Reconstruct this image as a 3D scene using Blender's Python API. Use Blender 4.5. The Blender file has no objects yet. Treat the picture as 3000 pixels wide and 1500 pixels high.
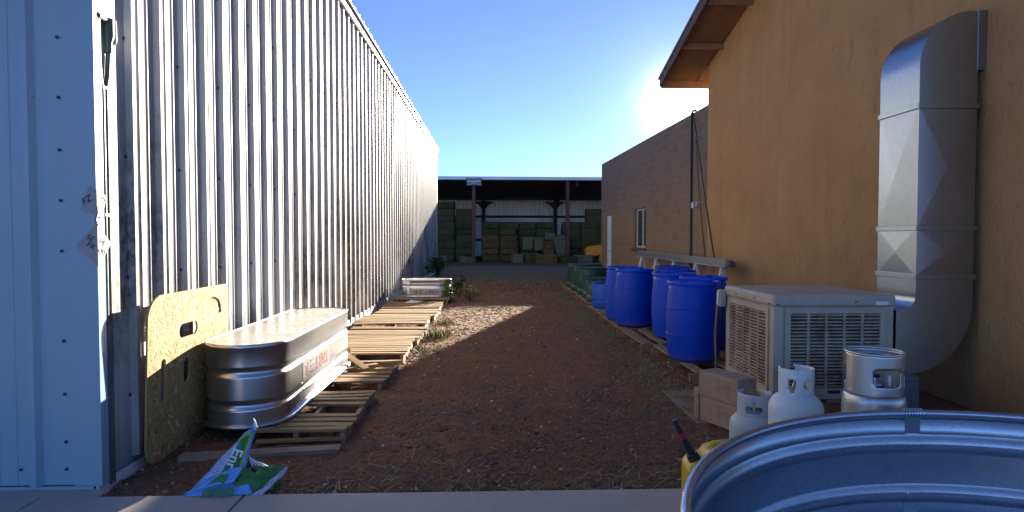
import bpy, bmesh, math, random
import numpy as np
from mathutils import Vector, Matrix, Euler

S = bpy.context.scene
COL = S.collection
R = math.radians
rng = random.Random(7)

# ------------------------------------------------------------------ camera, sky, sun, exposure
cam_data = bpy.data.cameras.new('camera')
cam_data.lens = 21.6
cam_data.sensor_width = 36.0
cam_data.clip_start = 0.05
cam_data.clip_end = 3000
cam = bpy.data.objects.new('camera', cam_data)
COL.objects.link(cam)
cam.location = (0, 0, 1.5)
cam.rotation_euler = (R(90 - 1.75), 0, R(-1.97))
S.camera = cam

SUN_AZ, SUN_EL = 17.76, 11.7          # degrees clockwise from +Y, and above the horizon
world = bpy.data.worlds.new('World')
S.world = world
world.use_nodes = True
wn = world.node_tree
sky = wn.nodes.new('ShaderNodeTexSky')
sky.sky_type = 'NISHITA'
sky.sun_disc = False
sky.sun_elevation = R(SUN_EL)
sky.sun_rotation = R(SUN_AZ)
sky.altitude = 1800
sky.air_density = 0.62
sky.dust_density = 0.15
sky.ozone_density = 6.0
sat = wn.nodes.new('ShaderNodeHueSaturation')      # the deep desert blue of the sky away from the sun
sat.inputs['Saturation'].default_value = 0.87
wn.links.new(sky.outputs[0], sat.inputs['Color'])
wn.links.new(sat.outputs[0], wn.nodes['Background'].inputs[0])
wn.nodes['Background'].inputs[1].default_value = 0.05

# the bright aureole of the dusty air right round the sun
_sd = (math.sin(R(SUN_AZ)) * math.cos(R(SUN_EL)), math.cos(R(SUN_AZ)) * math.cos(R(SUN_EL)), math.sin(R(SUN_EL)))
tc = wn.nodes.new('ShaderNodeTexCoord')
nv = wn.nodes.new('ShaderNodeVectorMath'); nv.operation = 'NORMALIZE'
wn.links.new(tc.outputs['Generated'], nv.inputs[0])
dt = wn.nodes.new('ShaderNodeVectorMath'); dt.operation = 'DOT_PRODUCT'
dt.inputs[1].default_value = _sd
wn.links.new(nv.outputs[0], dt.inputs[0])
cl = wn.nodes.new('ShaderNodeMath'); cl.operation = 'MAXIMUM'; cl.inputs[1].default_value = 0.0
wn.links.new(dt.outputs['Value'], cl.inputs[0])
lob = []
for expo, amp in ((1200.0, 0.9), (190.0, 0.055)):
    pw = wn.nodes.new('ShaderNodeMath'); pw.operation = 'POWER'; pw.inputs[1].default_value = expo
    wn.links.new(cl.outputs[0], pw.inputs[0])
    ml = wn.nodes.new('ShaderNodeMath'); ml.operation = 'MULTIPLY'; ml.inputs[1].default_value = amp
    wn.links.new(pw.outputs[0], ml.inputs[0])
    lob.append(ml)
ad = wn.nodes.new('ShaderNodeMath'); ad.operation = 'ADD'
wn.links.new(lob[0].outputs[0], ad.inputs[0]); wn.links.new(lob[1].outputs[0], ad.inputs[1])
bg2 = wn.nodes.new('ShaderNodeBackground')
bg2.inputs[0].default_value = (1.0, 0.95, 0.86, 1)
wn.links.new(ad.outputs[0], bg2.inputs[1])
ads = wn.nodes.new('ShaderNodeAddShader')
wn.links.new(wn.nodes['Background'].outputs[0], ads.inputs[0])
wn.links.new(bg2.outputs[0], ads.inputs[1])
wn.links.new(ads.outputs[0], wn.nodes['World Output'].inputs['Surface'])

sun_data = bpy.data.lights.new('sun', 'SUN')
sun_data.energy = 5.0
sun_data.angle = R(0.5)
sun_data.color = (1.0, 0.90, 0.74)
sun = bpy.data.objects.new('sun', sun_data)
COL.objects.link(sun)
_d = Vector((math.sin(R(SUN_AZ)) * math.cos(R(SUN_EL)), math.cos(R(SUN_AZ)) * math.cos(R(SUN_EL)), math.sin(R(SUN_EL))))
sun.rotation_euler = (-_d).to_track_quat('-Z', 'Y').to_euler()
sun.location = (10, 20, 20)

S.view_settings.view_transform = 'Standard'
S.view_settings.look = 'None'
S.view_settings.exposure = 2.42
S.view_settings.gamma = 1.0
S.cycles.max_bounces = 8
S.cycles.diffuse_bounces = 5
S.cycles.sample_clamp_indirect = 0.0
S.cycles.use_denoising = True


# ------------------------------------------------------------------ materials
class N:
    """small node-graph helper"""
    def __init__(self, name):
        self.m = bpy.data.materials.new(name)
        self.m.use_nodes = True
        self.t = self.m.node_tree
        self.b = self.t.nodes['Principled BSDF']
        self._co = None

    def n(self, kind, **kw):
        nd = self.t.nodes.new(kind)
        for k, v in kw.items():
            setattr(nd, k, v)
        return nd

    def l(self, a, b):
        self.t.links.new(a, b)

    def co(self):
        if self._co is None:
            self._co = self.n('ShaderNodeTexCoord').outputs['Object']
        return self._co

    def mapped(self, scale=(1, 1, 1), loc=(0, 0, 0), rot=(0, 0, 0), src=None):
        mp = self.n('ShaderNodeMapping')
        mp.inputs['Scale'].default_value = scale
        mp.inputs['Location'].default_value = loc
        mp.inputs['Rotation'].default_value = rot
        self.l(src or self.co(), mp.inputs[0])
        return mp.outputs[0]

    def noise(self, scale, detail=4, rough=0.55, vec=None, dist=0.0):
        nd = self.n('ShaderNodeTexNoise')
        nd.inputs['Scale'].default_value = scale
        nd.inputs['Detail'].default_value = detail
        nd.inputs['Roughness'].default_value = rough
        nd.inputs['Distortion'].default_value = dist
        self.l(vec or self.co(), nd.inputs['Vector'])
        return nd.outputs['Fac']

    def voro(self, scale, vec=None, out='Color', feature='F1'):
        nd = self.n('ShaderNodeTexVoronoi', feature=feature)
        nd.inputs['Scale'].default_value = scale
        self.l(vec or self.co(), nd.inputs['Vector'])
        return nd.outputs[out]

    def ramp(self, fac, stops):
        nd = self.n('ShaderNodeValToRGB')
        cr = nd.color_ramp
        while len(cr.elements) > len(stops):
            cr.elements.remove(cr.elements[-1])
        while len(cr.elements) < len(stops):
            cr.elements.new(0.5)
        for e, (p, c) in zip(cr.elements, stops):
            e.position = p
            e.color = (c, c, c, 1) if isinstance(c, (int, float)) else (*c, 1)
        self.l(fac, nd.inputs[0])
        return nd.outputs[0]

    def mix(self, fac, a, b, mode='MIX'):
        nd = self.n('ShaderNodeMix', data_type='RGBA', blend_type=mode)
        if isinstance(fac, (int, float)):
            nd.inputs[0].default_value = fac
        else:
            self.l(fac, nd.inputs[0])
        for s, v in ((6, a), (7, b)):
            if isinstance(v, tuple):
                nd.inputs[s].default_value = (*v, 1)
            else:
                self.l(v, nd.inputs[s])
        return nd.outputs[2]

    def math(self, op, a, b=0.0):
        nd = self.n('ShaderNodeMath', operation=op)
        for i, v in enumerate((a, b)):
            if isinstance(v, (int, float)):
                nd.inputs[i].default_value = v
            else:
                self.l(v, nd.inputs[i])
        return nd.outputs[0]

    def bump(self, h, strength=0.3, dist=0.01, prev=None):
        nd = self.n('ShaderNodeBump')
        nd.inputs['Strength'].default_value = strength
        nd.inputs['Distance'].default_value = dist
        self.l(h, nd.inputs['Height'])
        if prev is not None:
            self.l(prev, nd.inputs['Normal'])
        self.l(nd.outputs[0], self.b.inputs['Normal'])
        return nd.outputs[0]

    def island(self):
        return self.n('ShaderNodeNewGeometry').outputs['Random Per Island']

    def objrand(self):
        return self.n('ShaderNodeObjectInfo').outputs['Random']

    def set(self, col=None, rough=None, metal=None, spec=None):
        for key, v in (('Base Color', col), ('Roughness', rough), ('Metallic', metal), ('Specular IOR Level', spec)):
            if v is None:
                continue
            if isinstance(v, tuple):
                self.b.inputs[key].default_value = (*v, 1)
            elif isinstance(v, (int, float)):
                self.b.inputs[key].default_value = v
            else:
                self.l(v, self.b.inputs[key])
        return self.m


def simple(name, col, rough=0.6, metal=0.0, var=0.25, scale=6.0, bump=0.0, bscale=40.0, rvar=0.12, spec=None):
    g = N(name)
    f = g.noise(scale, 5)
    lo = tuple(c * (1 - var) for c in col)
    hi = tuple(min(1, c * (1 + var)) for c in col)
    c = g.ramp(f, [(0.3, lo), (0.7, hi)])
    r = g.ramp(g.noise(scale * 2.3, 3), [(0.3, max(0.02, rough - rvar)), (0.7, min(1, rough + rvar))])
    if bump:
        g.bump(g.noise(bscale, 4), bump, 0.004)
    return g.set(c, r, metal, spec)


M = {}

g = N('white_painted_metal')
st = g.noise(1.0, 7, 0.72, g.mapped((1.0, 0.55, 0.42), (3, 1, 7.7)))
big = g.noise(0.55, 2, 0.5, g.mapped((1, 1, 1.0), (1, 4, 2)))
sm = g.math('MULTIPLY', g.ramp(st, [(0.43, 0.0), (0.56, 1.0)]), g.ramp(big, [(0.30, 0.0), (0.46, 1.0)]))
fine = g.noise(22, 5, 0.7, g.mapped((1, 1, 0.5)))
sxw = g.n('ShaderNodeSeparateXYZ')
g.l(g.co(), sxw.inputs[0])
zn = g.math('ADD', sxw.outputs[2], g.math('MULTIPLY', g.noise(0.9, 4, 0.6), 1.6))
sm = g.math('MULTIPLY', sm, g.ramp(g.math('MULTIPLY', zn, 0.2), [(0.44, 1.0), (0.66, 0.12)]))
sm2 = g.math('MULTIPLY', sm, g.ramp(fine, [(0.33, 0.25), (0.60, 0.95)]))
base = g.mix(g.noise(0.7, 3), (0.43, 0.43, 0.425), (0.50, 0.50, 0.495))
g.bump(g.noise(1.7, 2, 0.5, g.mapped((1, 1, 0.6))), 0.25, 0.02)
mud = g.math('ADD', sxw.outputs[2], g.math('MULTIPLY', g.noise(3.0, 6, 0.75), 0.55))
base = g.mix(g.ramp(mud, [(0.30, 0.75), (0.62, 0.0)]), base, (0.27, 0.20, 0.15))
M['white_metal'] = g.set(g.mix(sm2, base, (0.085, 0.08, 0.078)), g.ramp(fine, [(0.3, 0.46), (0.7, 0.58)]), 0.0, 0.22)

g = N('front_metal_shade_tint')  # white metal again, with blue skylit shade put into its base colour
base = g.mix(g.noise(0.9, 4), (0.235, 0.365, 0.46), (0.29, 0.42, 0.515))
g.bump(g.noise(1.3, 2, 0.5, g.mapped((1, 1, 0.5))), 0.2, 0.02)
M['front_shade_blue'] = g.set(base, g.ramp(g.noise(14, 4), [(0.3, 0.30), (0.7, 0.45)]), 0.0, 0.5)

M['trim_white'] = simple('white_trim', (0.74, 0.74, 0.72), 0.4, 0, 0.06, 3)
M['base_trim'] = simple('weathered_base_trim', (0.60, 0.58, 0.55), 0.6, 0, 0.25, 5, 0.2)
M['screw'] = simple('dark_screw', (0.05, 0.05, 0.06), 0.5, 0.3)
M['grey_conduit'] = simple('grey_conduit', (0.10, 0.115, 0.105), 0.5, 0.1, 0.12, 9)
M['downspout'] = simple('downspout_paint', (0.60, 0.61, 0.63), 0.4, 0, 0.08, 3)
M['roof_dark'] = simple('dark_roof_metal', (0.20, 0.19, 0.18), 0.5, 0.2, 0.2, 3)


def galv(name, base, rough, spangle=26.0, amount=0.10, dirt=0.15):
    g = N(name)
    v = g.voro(spangle)
    bw = g.n('ShaderNodeRGBToBW')
    g.l(v, bw.inputs[0])
    f = g.math('ADD', g.math('MULTIPLY', bw.outputs[0], 0.6), g.math('MULTIPLY', g.noise(3.0, 4), 0.4))
    lo = tuple(c * (1 - amount) for c in base)
    hi = tuple(min(1, c * (1 + amount)) for c in base)
    c = g.ramp(f, [(0.25, lo), (0.75, hi)])
    d = g.ramp(g.noise(1.6, 7, 0.7), [(0.52, 0.0), (0.72, dirt * 2)])
    c = g.mix(d, c, tuple(k * 0.55 for k in base))
    r = g.ramp(g.noise(1.3, 3), [(0.3, rough - 0.02), (0.7, rough + 0.04)])
    g.bump(g.noise(1.8, 1), 0.10, 0.01)
    return g.set(c, r, 1.0)


M['galv'] = galv('galvanised_steel', (0.52, 0.54, 0.58), 0.30, 70, 0.05, 0.03)
M['galv_top'] = simple('weathered_tank_bottom', (0.36, 0.33, 0.30), 0.36, 0.35, 0.10, 4, 0.05)
M['galv_round'] = galv('galvanised_round_tank', (0.50, 0.555, 0.615), 0.27, 60, 0.07, 0.10)  # bluish base: the blue of the shade is tinted into the steel
M['galv_duct'] = galv('galvanised_duct', (0.37, 0.42, 0.475), 0.30, 34, 0.05, 0.04)
M['galv_rim'] = galv('galvanised_rim', (0.44, 0.46, 0.54), 0.32, 40, 0.08, 0.1)
M['aluminium'] = galv('brushed_aluminium', (0.55, 0.56, 0.56), 0.36, 15, 0.05, 0.25)

g = N('stucco')
n1 = g.noise(1.1, 6, 0.65)
n2 = g.noise(7.0, 6, 0.7)
c = g.ramp(n1, [(0.28, (0.470, 0.265, 0.115)), (0.5, (0.550, 0.312, 0.135)), (0.75, (0.600, 0.355, 0.165))])
c = g.mix(g.ramp(n2, [(0.55, 0.0), (0.78, 0.45)]), c, (0.36, 0.205, 0.095))
streak = g.noise(1.0, 6, 0.7, g.mapped((1, 4.5, 0.35)))
c = g.mix(g.ramp(streak, [(0.54, 0.0), (0.72, 0.42)]), c, (0.31, 0.19, 0.105))
pit = g.noise(1.0, 5, 0.65, g.mapped((14, 9, 3.2)), 0.8)
c = g.mix(g.ramp(pit, [(0.60, 0.0), (0.70, 0.5)]), c, (0.27, 0.15, 0.075))
sx = g.n('ShaderNodeSeparateXYZ')
g.l(g.co(), sx.inputs[0])
low = g.math('ADD', sx.outputs[2], g.math('MULTIPLY', g.noise(2.2, 5, 0.7), 0.7))
c = g.mix(g.ramp(low, [(0.35, 0.6), (0.85, 0.0)]), c, (0.22, 0.135, 0.085))
nb = g.bump(g.noise(95, 3, 0.6), 0.55, 0.006)
g.bump(g.noise(13, 6, 0.72, g.mapped((1, 1, 0.45))), 1.0, 0.05, nb)
M['stucco'] = g.set(c, 0.9, 0, 0.25)

g = N('concrete_block')
sx = g.n('ShaderNodeSeparateXYZ')
g.l(g.co(), sx.inputs[0])
cx = g.n('ShaderNodeCombineXYZ')
g.l(g.math('ADD', sx.outputs[1], sx.outputs[0]), cx.inputs[0])
g.l(sx.outputs[2], cx.inputs[1])
br = g.n('ShaderNodeTexBrick')
br.inputs['Scale'].default_value = 1.0
br.inputs['Brick Width'].default_value = 0.40
br.inputs['Row Height'].default_value = 0.20
br.inputs['Mortar Size'].default_value = 0.006
br.inputs['Mortar Smooth'].default_value = 0.3
br.inputs['Bias'].default_value = -0.1
br.inputs['Color1'].default_value = (0, 0, 0, 1)
br.inputs['Color2'].default_value = (1, 1, 1, 1)
br.inputs['Mortar'].default_value = (0.5, 0.5, 0.5, 1)
g.l(cx.outputs[0], br.inputs[0])
per = g.ramp(br.outputs['Color'], [(0.0, 0.0), (1.0, 1.0)])
zz = g.math('ADD', sx.outputs[2], g.math('MULTIPLY', g.math('SUBTRACT', g.noise(0.8, 5, 0.7), 0.5), 1.6))
zz = g.math('ADD', zz, g.math('MULTIPLY', per, 0.35))
tone = g.ramp(g.math('MULTIPLY', zz, 0.25), [(0.46, (0.300, 0.190, 0.110)), (0.62, (0.250, 0.175, 0.125)), (0.85, (0.195, 0.150, 0.125))])
c = g.mix(g.ramp(per, [(0.0, 0.30), (0.25, 0.0), (0.80, 0.0), (1.0, 0.55)]), tone, g.mix(per, (0.13, 0.095, 0.078), (0.32, 0.24, 0.18)))
c = g.mix(g.ramp(g.noise(5, 7, 0.75), [(0.45, 0.0), (0.75, 0.5)]), c, (0.14, 0.10, 0.08))
c = g.mix(g.math('MULTIPLY', br.outputs['Fac'], 0.5), c, (0.36, 0.29, 0.23))
nb = g.bump(br.outputs['Fac'], -0.5, 0.008)
g.bump(g.noise(60, 4, 0.7), 0.35, 0.005, nb)
M['block'] = g.set(c, 0.92, 0, 0.2)

g = N('red_dirt')
n1 = g.noise(0.42, 6, 0.62)
n2 = g.noise(2.6, 7, 0.72)
n3 = g.noise(55, 4, 0.7)
c = g.ramp(n1, [(0.30, (0.255, 0.150, 0.088)), (0.48, (0.350, 0.162, 0.080)), (0.66, (0.410, 0.170, 0.064))])
c = g.mix(g.ramp(n2, [(0.40, 0.0), (0.64, 0.85)]), c, (0.190, 0.132, 0.100))
c = g.mix(g.ramp(n3, [(0.40, 0.55), (0.60, 0.0)]), c, (0.095, 0.055, 0.042))
stn = g.voro(62, None, 'Distance')
c = g.mix(g.ramp(stn, [(0.10, 0.40), (0.26, 0.0)]), c, (0.30, 0.23, 0.19))
# far ground: hay litter, the gravel road and its far verge
sx = g.n('ShaderNodeSeparateXYZ')
g.l(g.co(), sx.inputs[0])
yy = g.math('ADD', sx.outputs[1], g.math('MULTIPLY', g.math('SUBTRACT', g.noise(0.35, 5, 0.7), 0.5), 4.5))
yf = g.math('MULTIPLY', yy, 0.02)
c = g.mix(g.ramp(yf, [(0.365, 0.0), (0.42, 0.85), (0.49, 0.85), (0.53, 0.0)]), c, (0.125, 0.125, 0.070))
c = g.mix(g.ramp(yf, [(0.48, 0.0), (0.53, 1.0), (0.62, 1.0), (0.66, 0.0)]), c, (0.135, 0.118, 0.112))
c = g.mix(g.ramp(yf, [(0.62, 0.0), (0.67, 0.9)]), c, (0.095, 0.108, 0.060))
nb = g.bump(n3, 0.8, 0.03)
nb = g.bump(g.noise(11, 6, 0.75), 0.7, 0.06, nb)
g.bump(stn, -0.5, 0.015, nb)
M['dirt'] = g.set(c, 0.95, 0, 0.15)

g = N('sidewalk_concrete')
c = g.ramp(g.noise(1.6, 7, 0.7), [(0.3, (0.43, 0.365, 0.325)), (0.7, (0.54, 0.465, 0.42))])
c = g.mix(g.ramp(g.noise(70, 3, 0.7), [(0.5, 0.0), (0.75, 0.35)]), c, (0.20, 0.165, 0.14))
c = g.mix(g.ramp(g.voro(9, None, 'Distance'), [(0.02, 0.6), (0.06, 0.0)]), c, (0.14, 0.12, 0.11))
g.bump(g.noise(130, 3), 0.3, 0.003)
M['concrete'] = g.set(c, 0.85, 0, 0.3)

g = N('gravel_stone')
c = g.ramp(g.island(), [(0.0, (0.10, 0.055, 0.040)), (0.35, (0.22, 0.125, 0.078)), (0.7, (0.27, 0.175, 0.115)), (0.95, (0.34, 0.25, 0.18)), (1.0, (0.60, 0.52, 0.46))])
M['stone'] = g.set(c, 0.9, 0, 0.2)

g = N('dry_straw')
c = g.ramp(g.island(), [(0.0, (0.16, 0.10, 0.045)), (0.5, (0.27, 0.19, 0.09)), (1.0, (0.42, 0.33, 0.17))])
M['straw'] = g.set(c, 0.8, 0, 0.2)


def wood(name, dark, light, grain_axis='x', grey=(0.24, 0.21, 0.18), greyness=0.35):
    g = N(name)
    sc = {'x': (0.6, 12, 12), 'y': (12, 0.6, 12), 'z': (12, 12, 0.6)}[grain_axis]
    isl = g.island()
    off = g.n('ShaderNodeVectorMath', operation='ADD')
    g.l(g.co(), off.inputs[0])
    cb = g.n('ShaderNodeCombineXYZ')
    for i in range(3):
        g.l(g.math('MULTIPLY', isl, 37.0 + i * 11), cb.inputs[i])
    g.l(cb.outputs[0], off.inputs[1])
    v = g.mapped(sc, src=off.outputs[0])
    gr = g.noise(2.6, 6, 0.7, v, 0.6)
    c = g.ramp(gr, [(0.30, dark), (0.68, light)])
    c = g.mix(g.math('MULTIPLY', isl, greyness * 2), c, grey)
    c = g.mix(g.ramp(g.noise(5, 5, 0.7, off.outputs[0]), [(0.52, 0.0), (0.75, 0.55)]), c, tuple(k * 0.5 for k in dark))
    g.bump(gr, 0.5, 0.006)
    return g.set(c, 0.82, 0, 0.25)


M['pallet_x'] = wood('pallet_wood', (0.21, 0.112, 0.040), (0.40, 0.235, 0.085), 'x', (0.30, 0.21, 0.12), 0.4)
M['pallet_y'] = wood('pallet_wood_long', (0.22, 0.135, 0.075), (0.38, 0.265, 0.16), 'y', (0.25, 0.20, 0.155), 0.35)
M['grey_wood'] = wood('weathered_plank', (0.19, 0.135, 0.09), (0.38, 0.28, 0.19), 'x', (0.28, 0.225, 0.17), 0.4)
M['fascia_wood'] = simple('painted_fascia', (0.30, 0.17, 0.09), 0.7, 0, 0.15, 4, 0.2)
M['barge_wood'] = simple('dark_barge_board', (0.085, 0.045, 0.035), 0.7, 0, 0.2, 4, 0.2)
M['soffit'] = simple('soffit_board', (0.22, 0.115, 0.062), 0.75, 0, 0.2, 2.5, 0.15)

g = N('strand_board')
isl = g.island()
fl = g.noise(30, 5, 0.7, g.mapped((1, 0.6, 2.0), rot=(0.9, 0, 0)))
c = g.ramp(isl, [(0.0, (0.26, 0.155, 0.055)), (0.35, (0.40, 0.255, 0.10)), (0.75, (0.49, 0.335, 0.14)), (0.93, (0.56, 0.40, 0.18)), (0.97, (0.76, 0.60, 0.34)), (1.0, (0.80, 0.65, 0.40))])
c = g.mix(g.ramp(fl, [(0.45, 0.0), (0.72, 0.5)]), c, (0.24, 0.14, 0.05))
g.bump(fl, 0.35, 0.003)
M['osb'] = g.set(c, 0.7, 0, 0.3)

M['blue_plastic'] = simple('blue_plastic', (0.0005, 0.036, 0.56), 0.40, 0, 0.12, 3, 0.12, 25, 0.06, 0.22)
g = N('blue_plastic')
rr = g.objrand()
c = g.mix(rr, (0.0002, 0.042, 0.44), (0.0004, 0.066, 0.60))
sc = g.noise(1.0, 6, 0.75, g.mapped((5, 5, 14)), 0.6)
c = g.mix(g.ramp(sc, [(0.62, 0.0), (0.72, 0.35)]), c, (0.05, 0.12, 0.55))
sxb = g.n('ShaderNodeSeparateXYZ')
g.l(g.co(), sxb.inputs[0])
c = g.mix(g.ramp(g.math('ADD', sxb.outputs[2], g.math('MULTIPLY', g.noise(6, 5, 0.7), 0.12)), [(0.06, 0.35), (0.17, 0.0)]), c, (0.16, 0.10, 0.07))
M['blue_plastic'] = g.set(c, g.ramp(g.noise(9, 5, 0.7), [(0.3, 0.34), (0.7, 0.52)]), 0.0, 0.25)
M['blue_plastic_small'] = simple('pale_blue_plastic', (0.010, 0.095, 0.55), 0.42, 0, 0.12, 5, 0.12, 25)
M['green_plastic'] = simple('green_plastic', (0.003, 0.036, 0.025), 0.5, 0, 0.15, 4, 0.1, 25)
M['cooler_paint'] = simple('cooler_beige_paint', (0.43, 0.365, 0.29), 0.5, 0, 0.14, 4, 0.1)

g = N('louvre_paint')
c = g.ramp(g.noise(4.5, 6, 0.75), [(0.36, (0.23, 0.135, 0.085)), (0.52, (0.40, 0.32, 0.24)), (0.70, (0.52, 0.46, 0.38))])
M['louvre'] = g.set(g.mix(g.ramp(g.noise(45, 4), [(0.5, 0.0), (0.7, 0.5)]), c, (0.16, 0.085, 0.05)), 0.65)
g = N('cooler_pad')
c = g.ramp(g.noise(9, 6, 0.75), [(0.32, (0.025, 0.014, 0.010)), (0.6, (0.10, 0.045, 0.022)), (0.8, (0.20, 0.11, 0.065))])
g.bump(g.noise(60, 4), 0.6, 0.01)
M['pad'] = g.set(c, 0.95)
M['dark'] = simple('dark_void', (0.02, 0.02, 0.022), 0.6)
M['dark_box'] = simple('dark_grey_metal', (0.085, 0.09, 0.11), 0.5, 0.2, 0.2)
M['cinder'] = simple('concrete_paver_block', (0.36, 0.235, 0.15), 0.95, 0, 0.25, 14, 0.7, 90)
M['propane_white'] = simple('white_cylinder_paint', (0.66, 0.70, 0.69), 0.35, 0, 0.08, 6, 0.05)
g = N('scuffed_white_cylinder')
c = g.mix(g.ramp(g.noise(10, 7, 0.8), [(0.60, 0.0), (0.68, 0.8)]), (0.66, 0.70, 0.70), (0.10, 0.11, 0.12))
M['propane_scuffed'] = g.set(c, 0.38)
M['propane_grey'] = simple('pale_grey_cylinder_paint', (0.46, 0.50, 0.49), 0.4, 0, 0.12, 6, 0.05)
M['brass'] = simple('brass', (0.55, 0.40, 0.16), 0.35, 1.0)
M['yellow'] = simple('yellow_plastic', (0.72, 0.43, 0.012), 0.4, 0, 0.10, 5, 0.08)
M['black'] = simple('black_plastic', (0.016, 0.016, 0.018), 0.45)
M['red'] = simple('red_plastic', (0.55, 0.02, 0.04), 0.5)
M['text_red'] = simple('red_lettering', (0.24, 0.045, 0.05), 0.5, 0, 0.2, 10)
M['text_navy'] = simple('navy_lettering', (0.10, 0.12, 0.30), 0.5, 0, 0.2, 10)
M['ink'] = simple('black_ink', (0.03, 0.03, 0.05), 0.7)
M['sticker'] = simple('pale_sticker', (0.30, 0.30, 0.30), 0.4, 0, 0.08, 8)
M['tag_plate'] = simple('grey_tag_sheet', (0.30, 0.30, 0.32), 0.6, 0, 0.12, 12, 0.1)
M['bag_blue'] = simple('blue_bag_film', (0.15, 0.37, 0.76), 0.32, 0, 0.14, 7, 0.35, 14)
M['bag_green'] = simple('green_bag_film', (0.045, 0.16, 0.035), 0.30, 0, 0.25, 7, 0.35, 14)
M['bag_lime'] = simple('lime_print', (0.40, 0.52, 0.05), 0.4, 0, 0.1)
M['bag_label'] = simple('green_print', (0.045, 0.20, 0.03), 0.4, 0, 0.15)
M['bag_white'] = simple('white_print', (0.72, 0.74, 0.78), 0.45, 0, 0.06)
M['bag_panel'] = simple('pale_lilac_print', (0.58, 0.56, 0.72), 0.45, 0, 0.08)
M['soil'] = simple('dark_soil_mouth_shade', (0.022, 0.016, 0.012), 1.0, 0, 0.3, 30, 0.8, 60)

g = N('hay')
sxx = g.n('ShaderNodeVectorMath', operation='ADD')
g.l(g.co(), sxx.inputs[0])
cb = g.n('ShaderNodeCombineXYZ')
rr = g.objrand()
for i in range(3):
    g.l(g.math('MULTIPLY', rr, 21.0 + i * 7), cb.inputs[i])
g.l(cb.outputs[0], sxx.inputs[1])
f = g.noise(9, 7, 0.75, g.mapped((0.4, 1, 1.6), src=sxx.outputs[0]))
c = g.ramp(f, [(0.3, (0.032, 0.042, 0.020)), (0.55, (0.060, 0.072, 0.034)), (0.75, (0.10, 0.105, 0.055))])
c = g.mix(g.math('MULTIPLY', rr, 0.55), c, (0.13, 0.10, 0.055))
g.bump(g.noise(40, 5, 0.8, sxx.outputs[0]), 0.9, 0.04)
M['hay'] = g.set(c, 0.95, 0, 0.1)
g = N('hay_brown')
f = g.noise(9, 7, 0.75, g.mapped((0.4, 1, 1.6)))
c = g.ramp(f, [(0.3, (0.085, 0.058, 0.030)), (0.55, (0.14, 0.095, 0.050)), (0.75, (0.20, 0.145, 0.08))])
g.bump(g.noise(40, 5, 0.8), 0.9, 0.04)
M['hay_brown'] = g.set(c, 0.95, 0, 0.1)
M['hay_pale'] = simple('pale_hay', (0.125, 0.12, 0.068), 0.95, 0, 0.3, 9, 0.9, 40)
M['orange_straw'] = simple('orange_straw', (0.62, 0.27, 0.03), 0.9, 0, 0.3, 9, 0.9, 40)
M['shed_red'] = simple('dark_red_primer', (0.075, 0.020, 0.020), 0.6, 0, 0.2, 3)
M['shed_dark'] = simple('dark_steel_frame', (0.020, 0.018, 0.022), 0.7)
M['shed_under'] = simple('dark_brown_roof_underside', (0.050, 0.034, 0.032), 0.8, 0, 0.2, 1)
M['shed_wall'] = simple('pale_shed_sheeting', (0.72, 0.73, 0.73), 0.5, 0, 0.12, 0.8)
M['shed_fascia'] = simple('pale_gutter', (0.62, 0.66, 0.72), 0.4, 0, 0.06)
M['sign_navy'] = simple('navy_sign_face', (0.012, 0.016, 0.045), 0.5)
M['sign_pale'] = simple('pale_sign_print', (0.55, 0.58, 0.68), 0.5)
M['door_white'] = simple('pale_door_paint', (0.70, 0.74, 0.78), 0.45, 0, 0.06)
M['frame_white'] = simple('pale_window_frame', (0.60, 0.60, 0.58), 0.5, 0, 0.06)
M['brown_sill'] = simple('brown_sill', (0.13, 0.065, 0.035), 0.7, 0, 0.2)
g = N('dark_window_glass')
M['glass'] = g.set((0.035, 0.045, 0.045), 0.06, 0.0, 0.8)
g = N('leaf_green')
c = g.ramp(g.island(), [(0.0, (0.035, 0.065, 0.014)), (0.6, (0.085, 0.14, 0.028)), (1.0, (0.16, 0.22, 0.05))])
M['leaf'] = g.set(c, 0.55, 0, 0.3)
g = N('leaf_dark')
c = g.ramp(g.island(), [(0.0, (0.015, 0.035, 0.014)), (0.7, (0.035, 0.060, 0.025)), (1.0, (0.07, 0.09, 0.04))])
M['leaf_dark'] = g.set(c, 0.6, 0, 0.25)
g = N('grass_blade')
c = g.ramp(g.island(), [(0.0, (0.08, 0.095, 0.022)), (0.55, (0.17, 0.17, 0.05)), (1.0, (0.30, 0.25, 0.10))])
M['grass'] = g.set(c, 0.7, 0, 0.2)
M['stem'] = simple('plant_stem', (0.09, 0.08, 0.035), 0.8)


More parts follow.
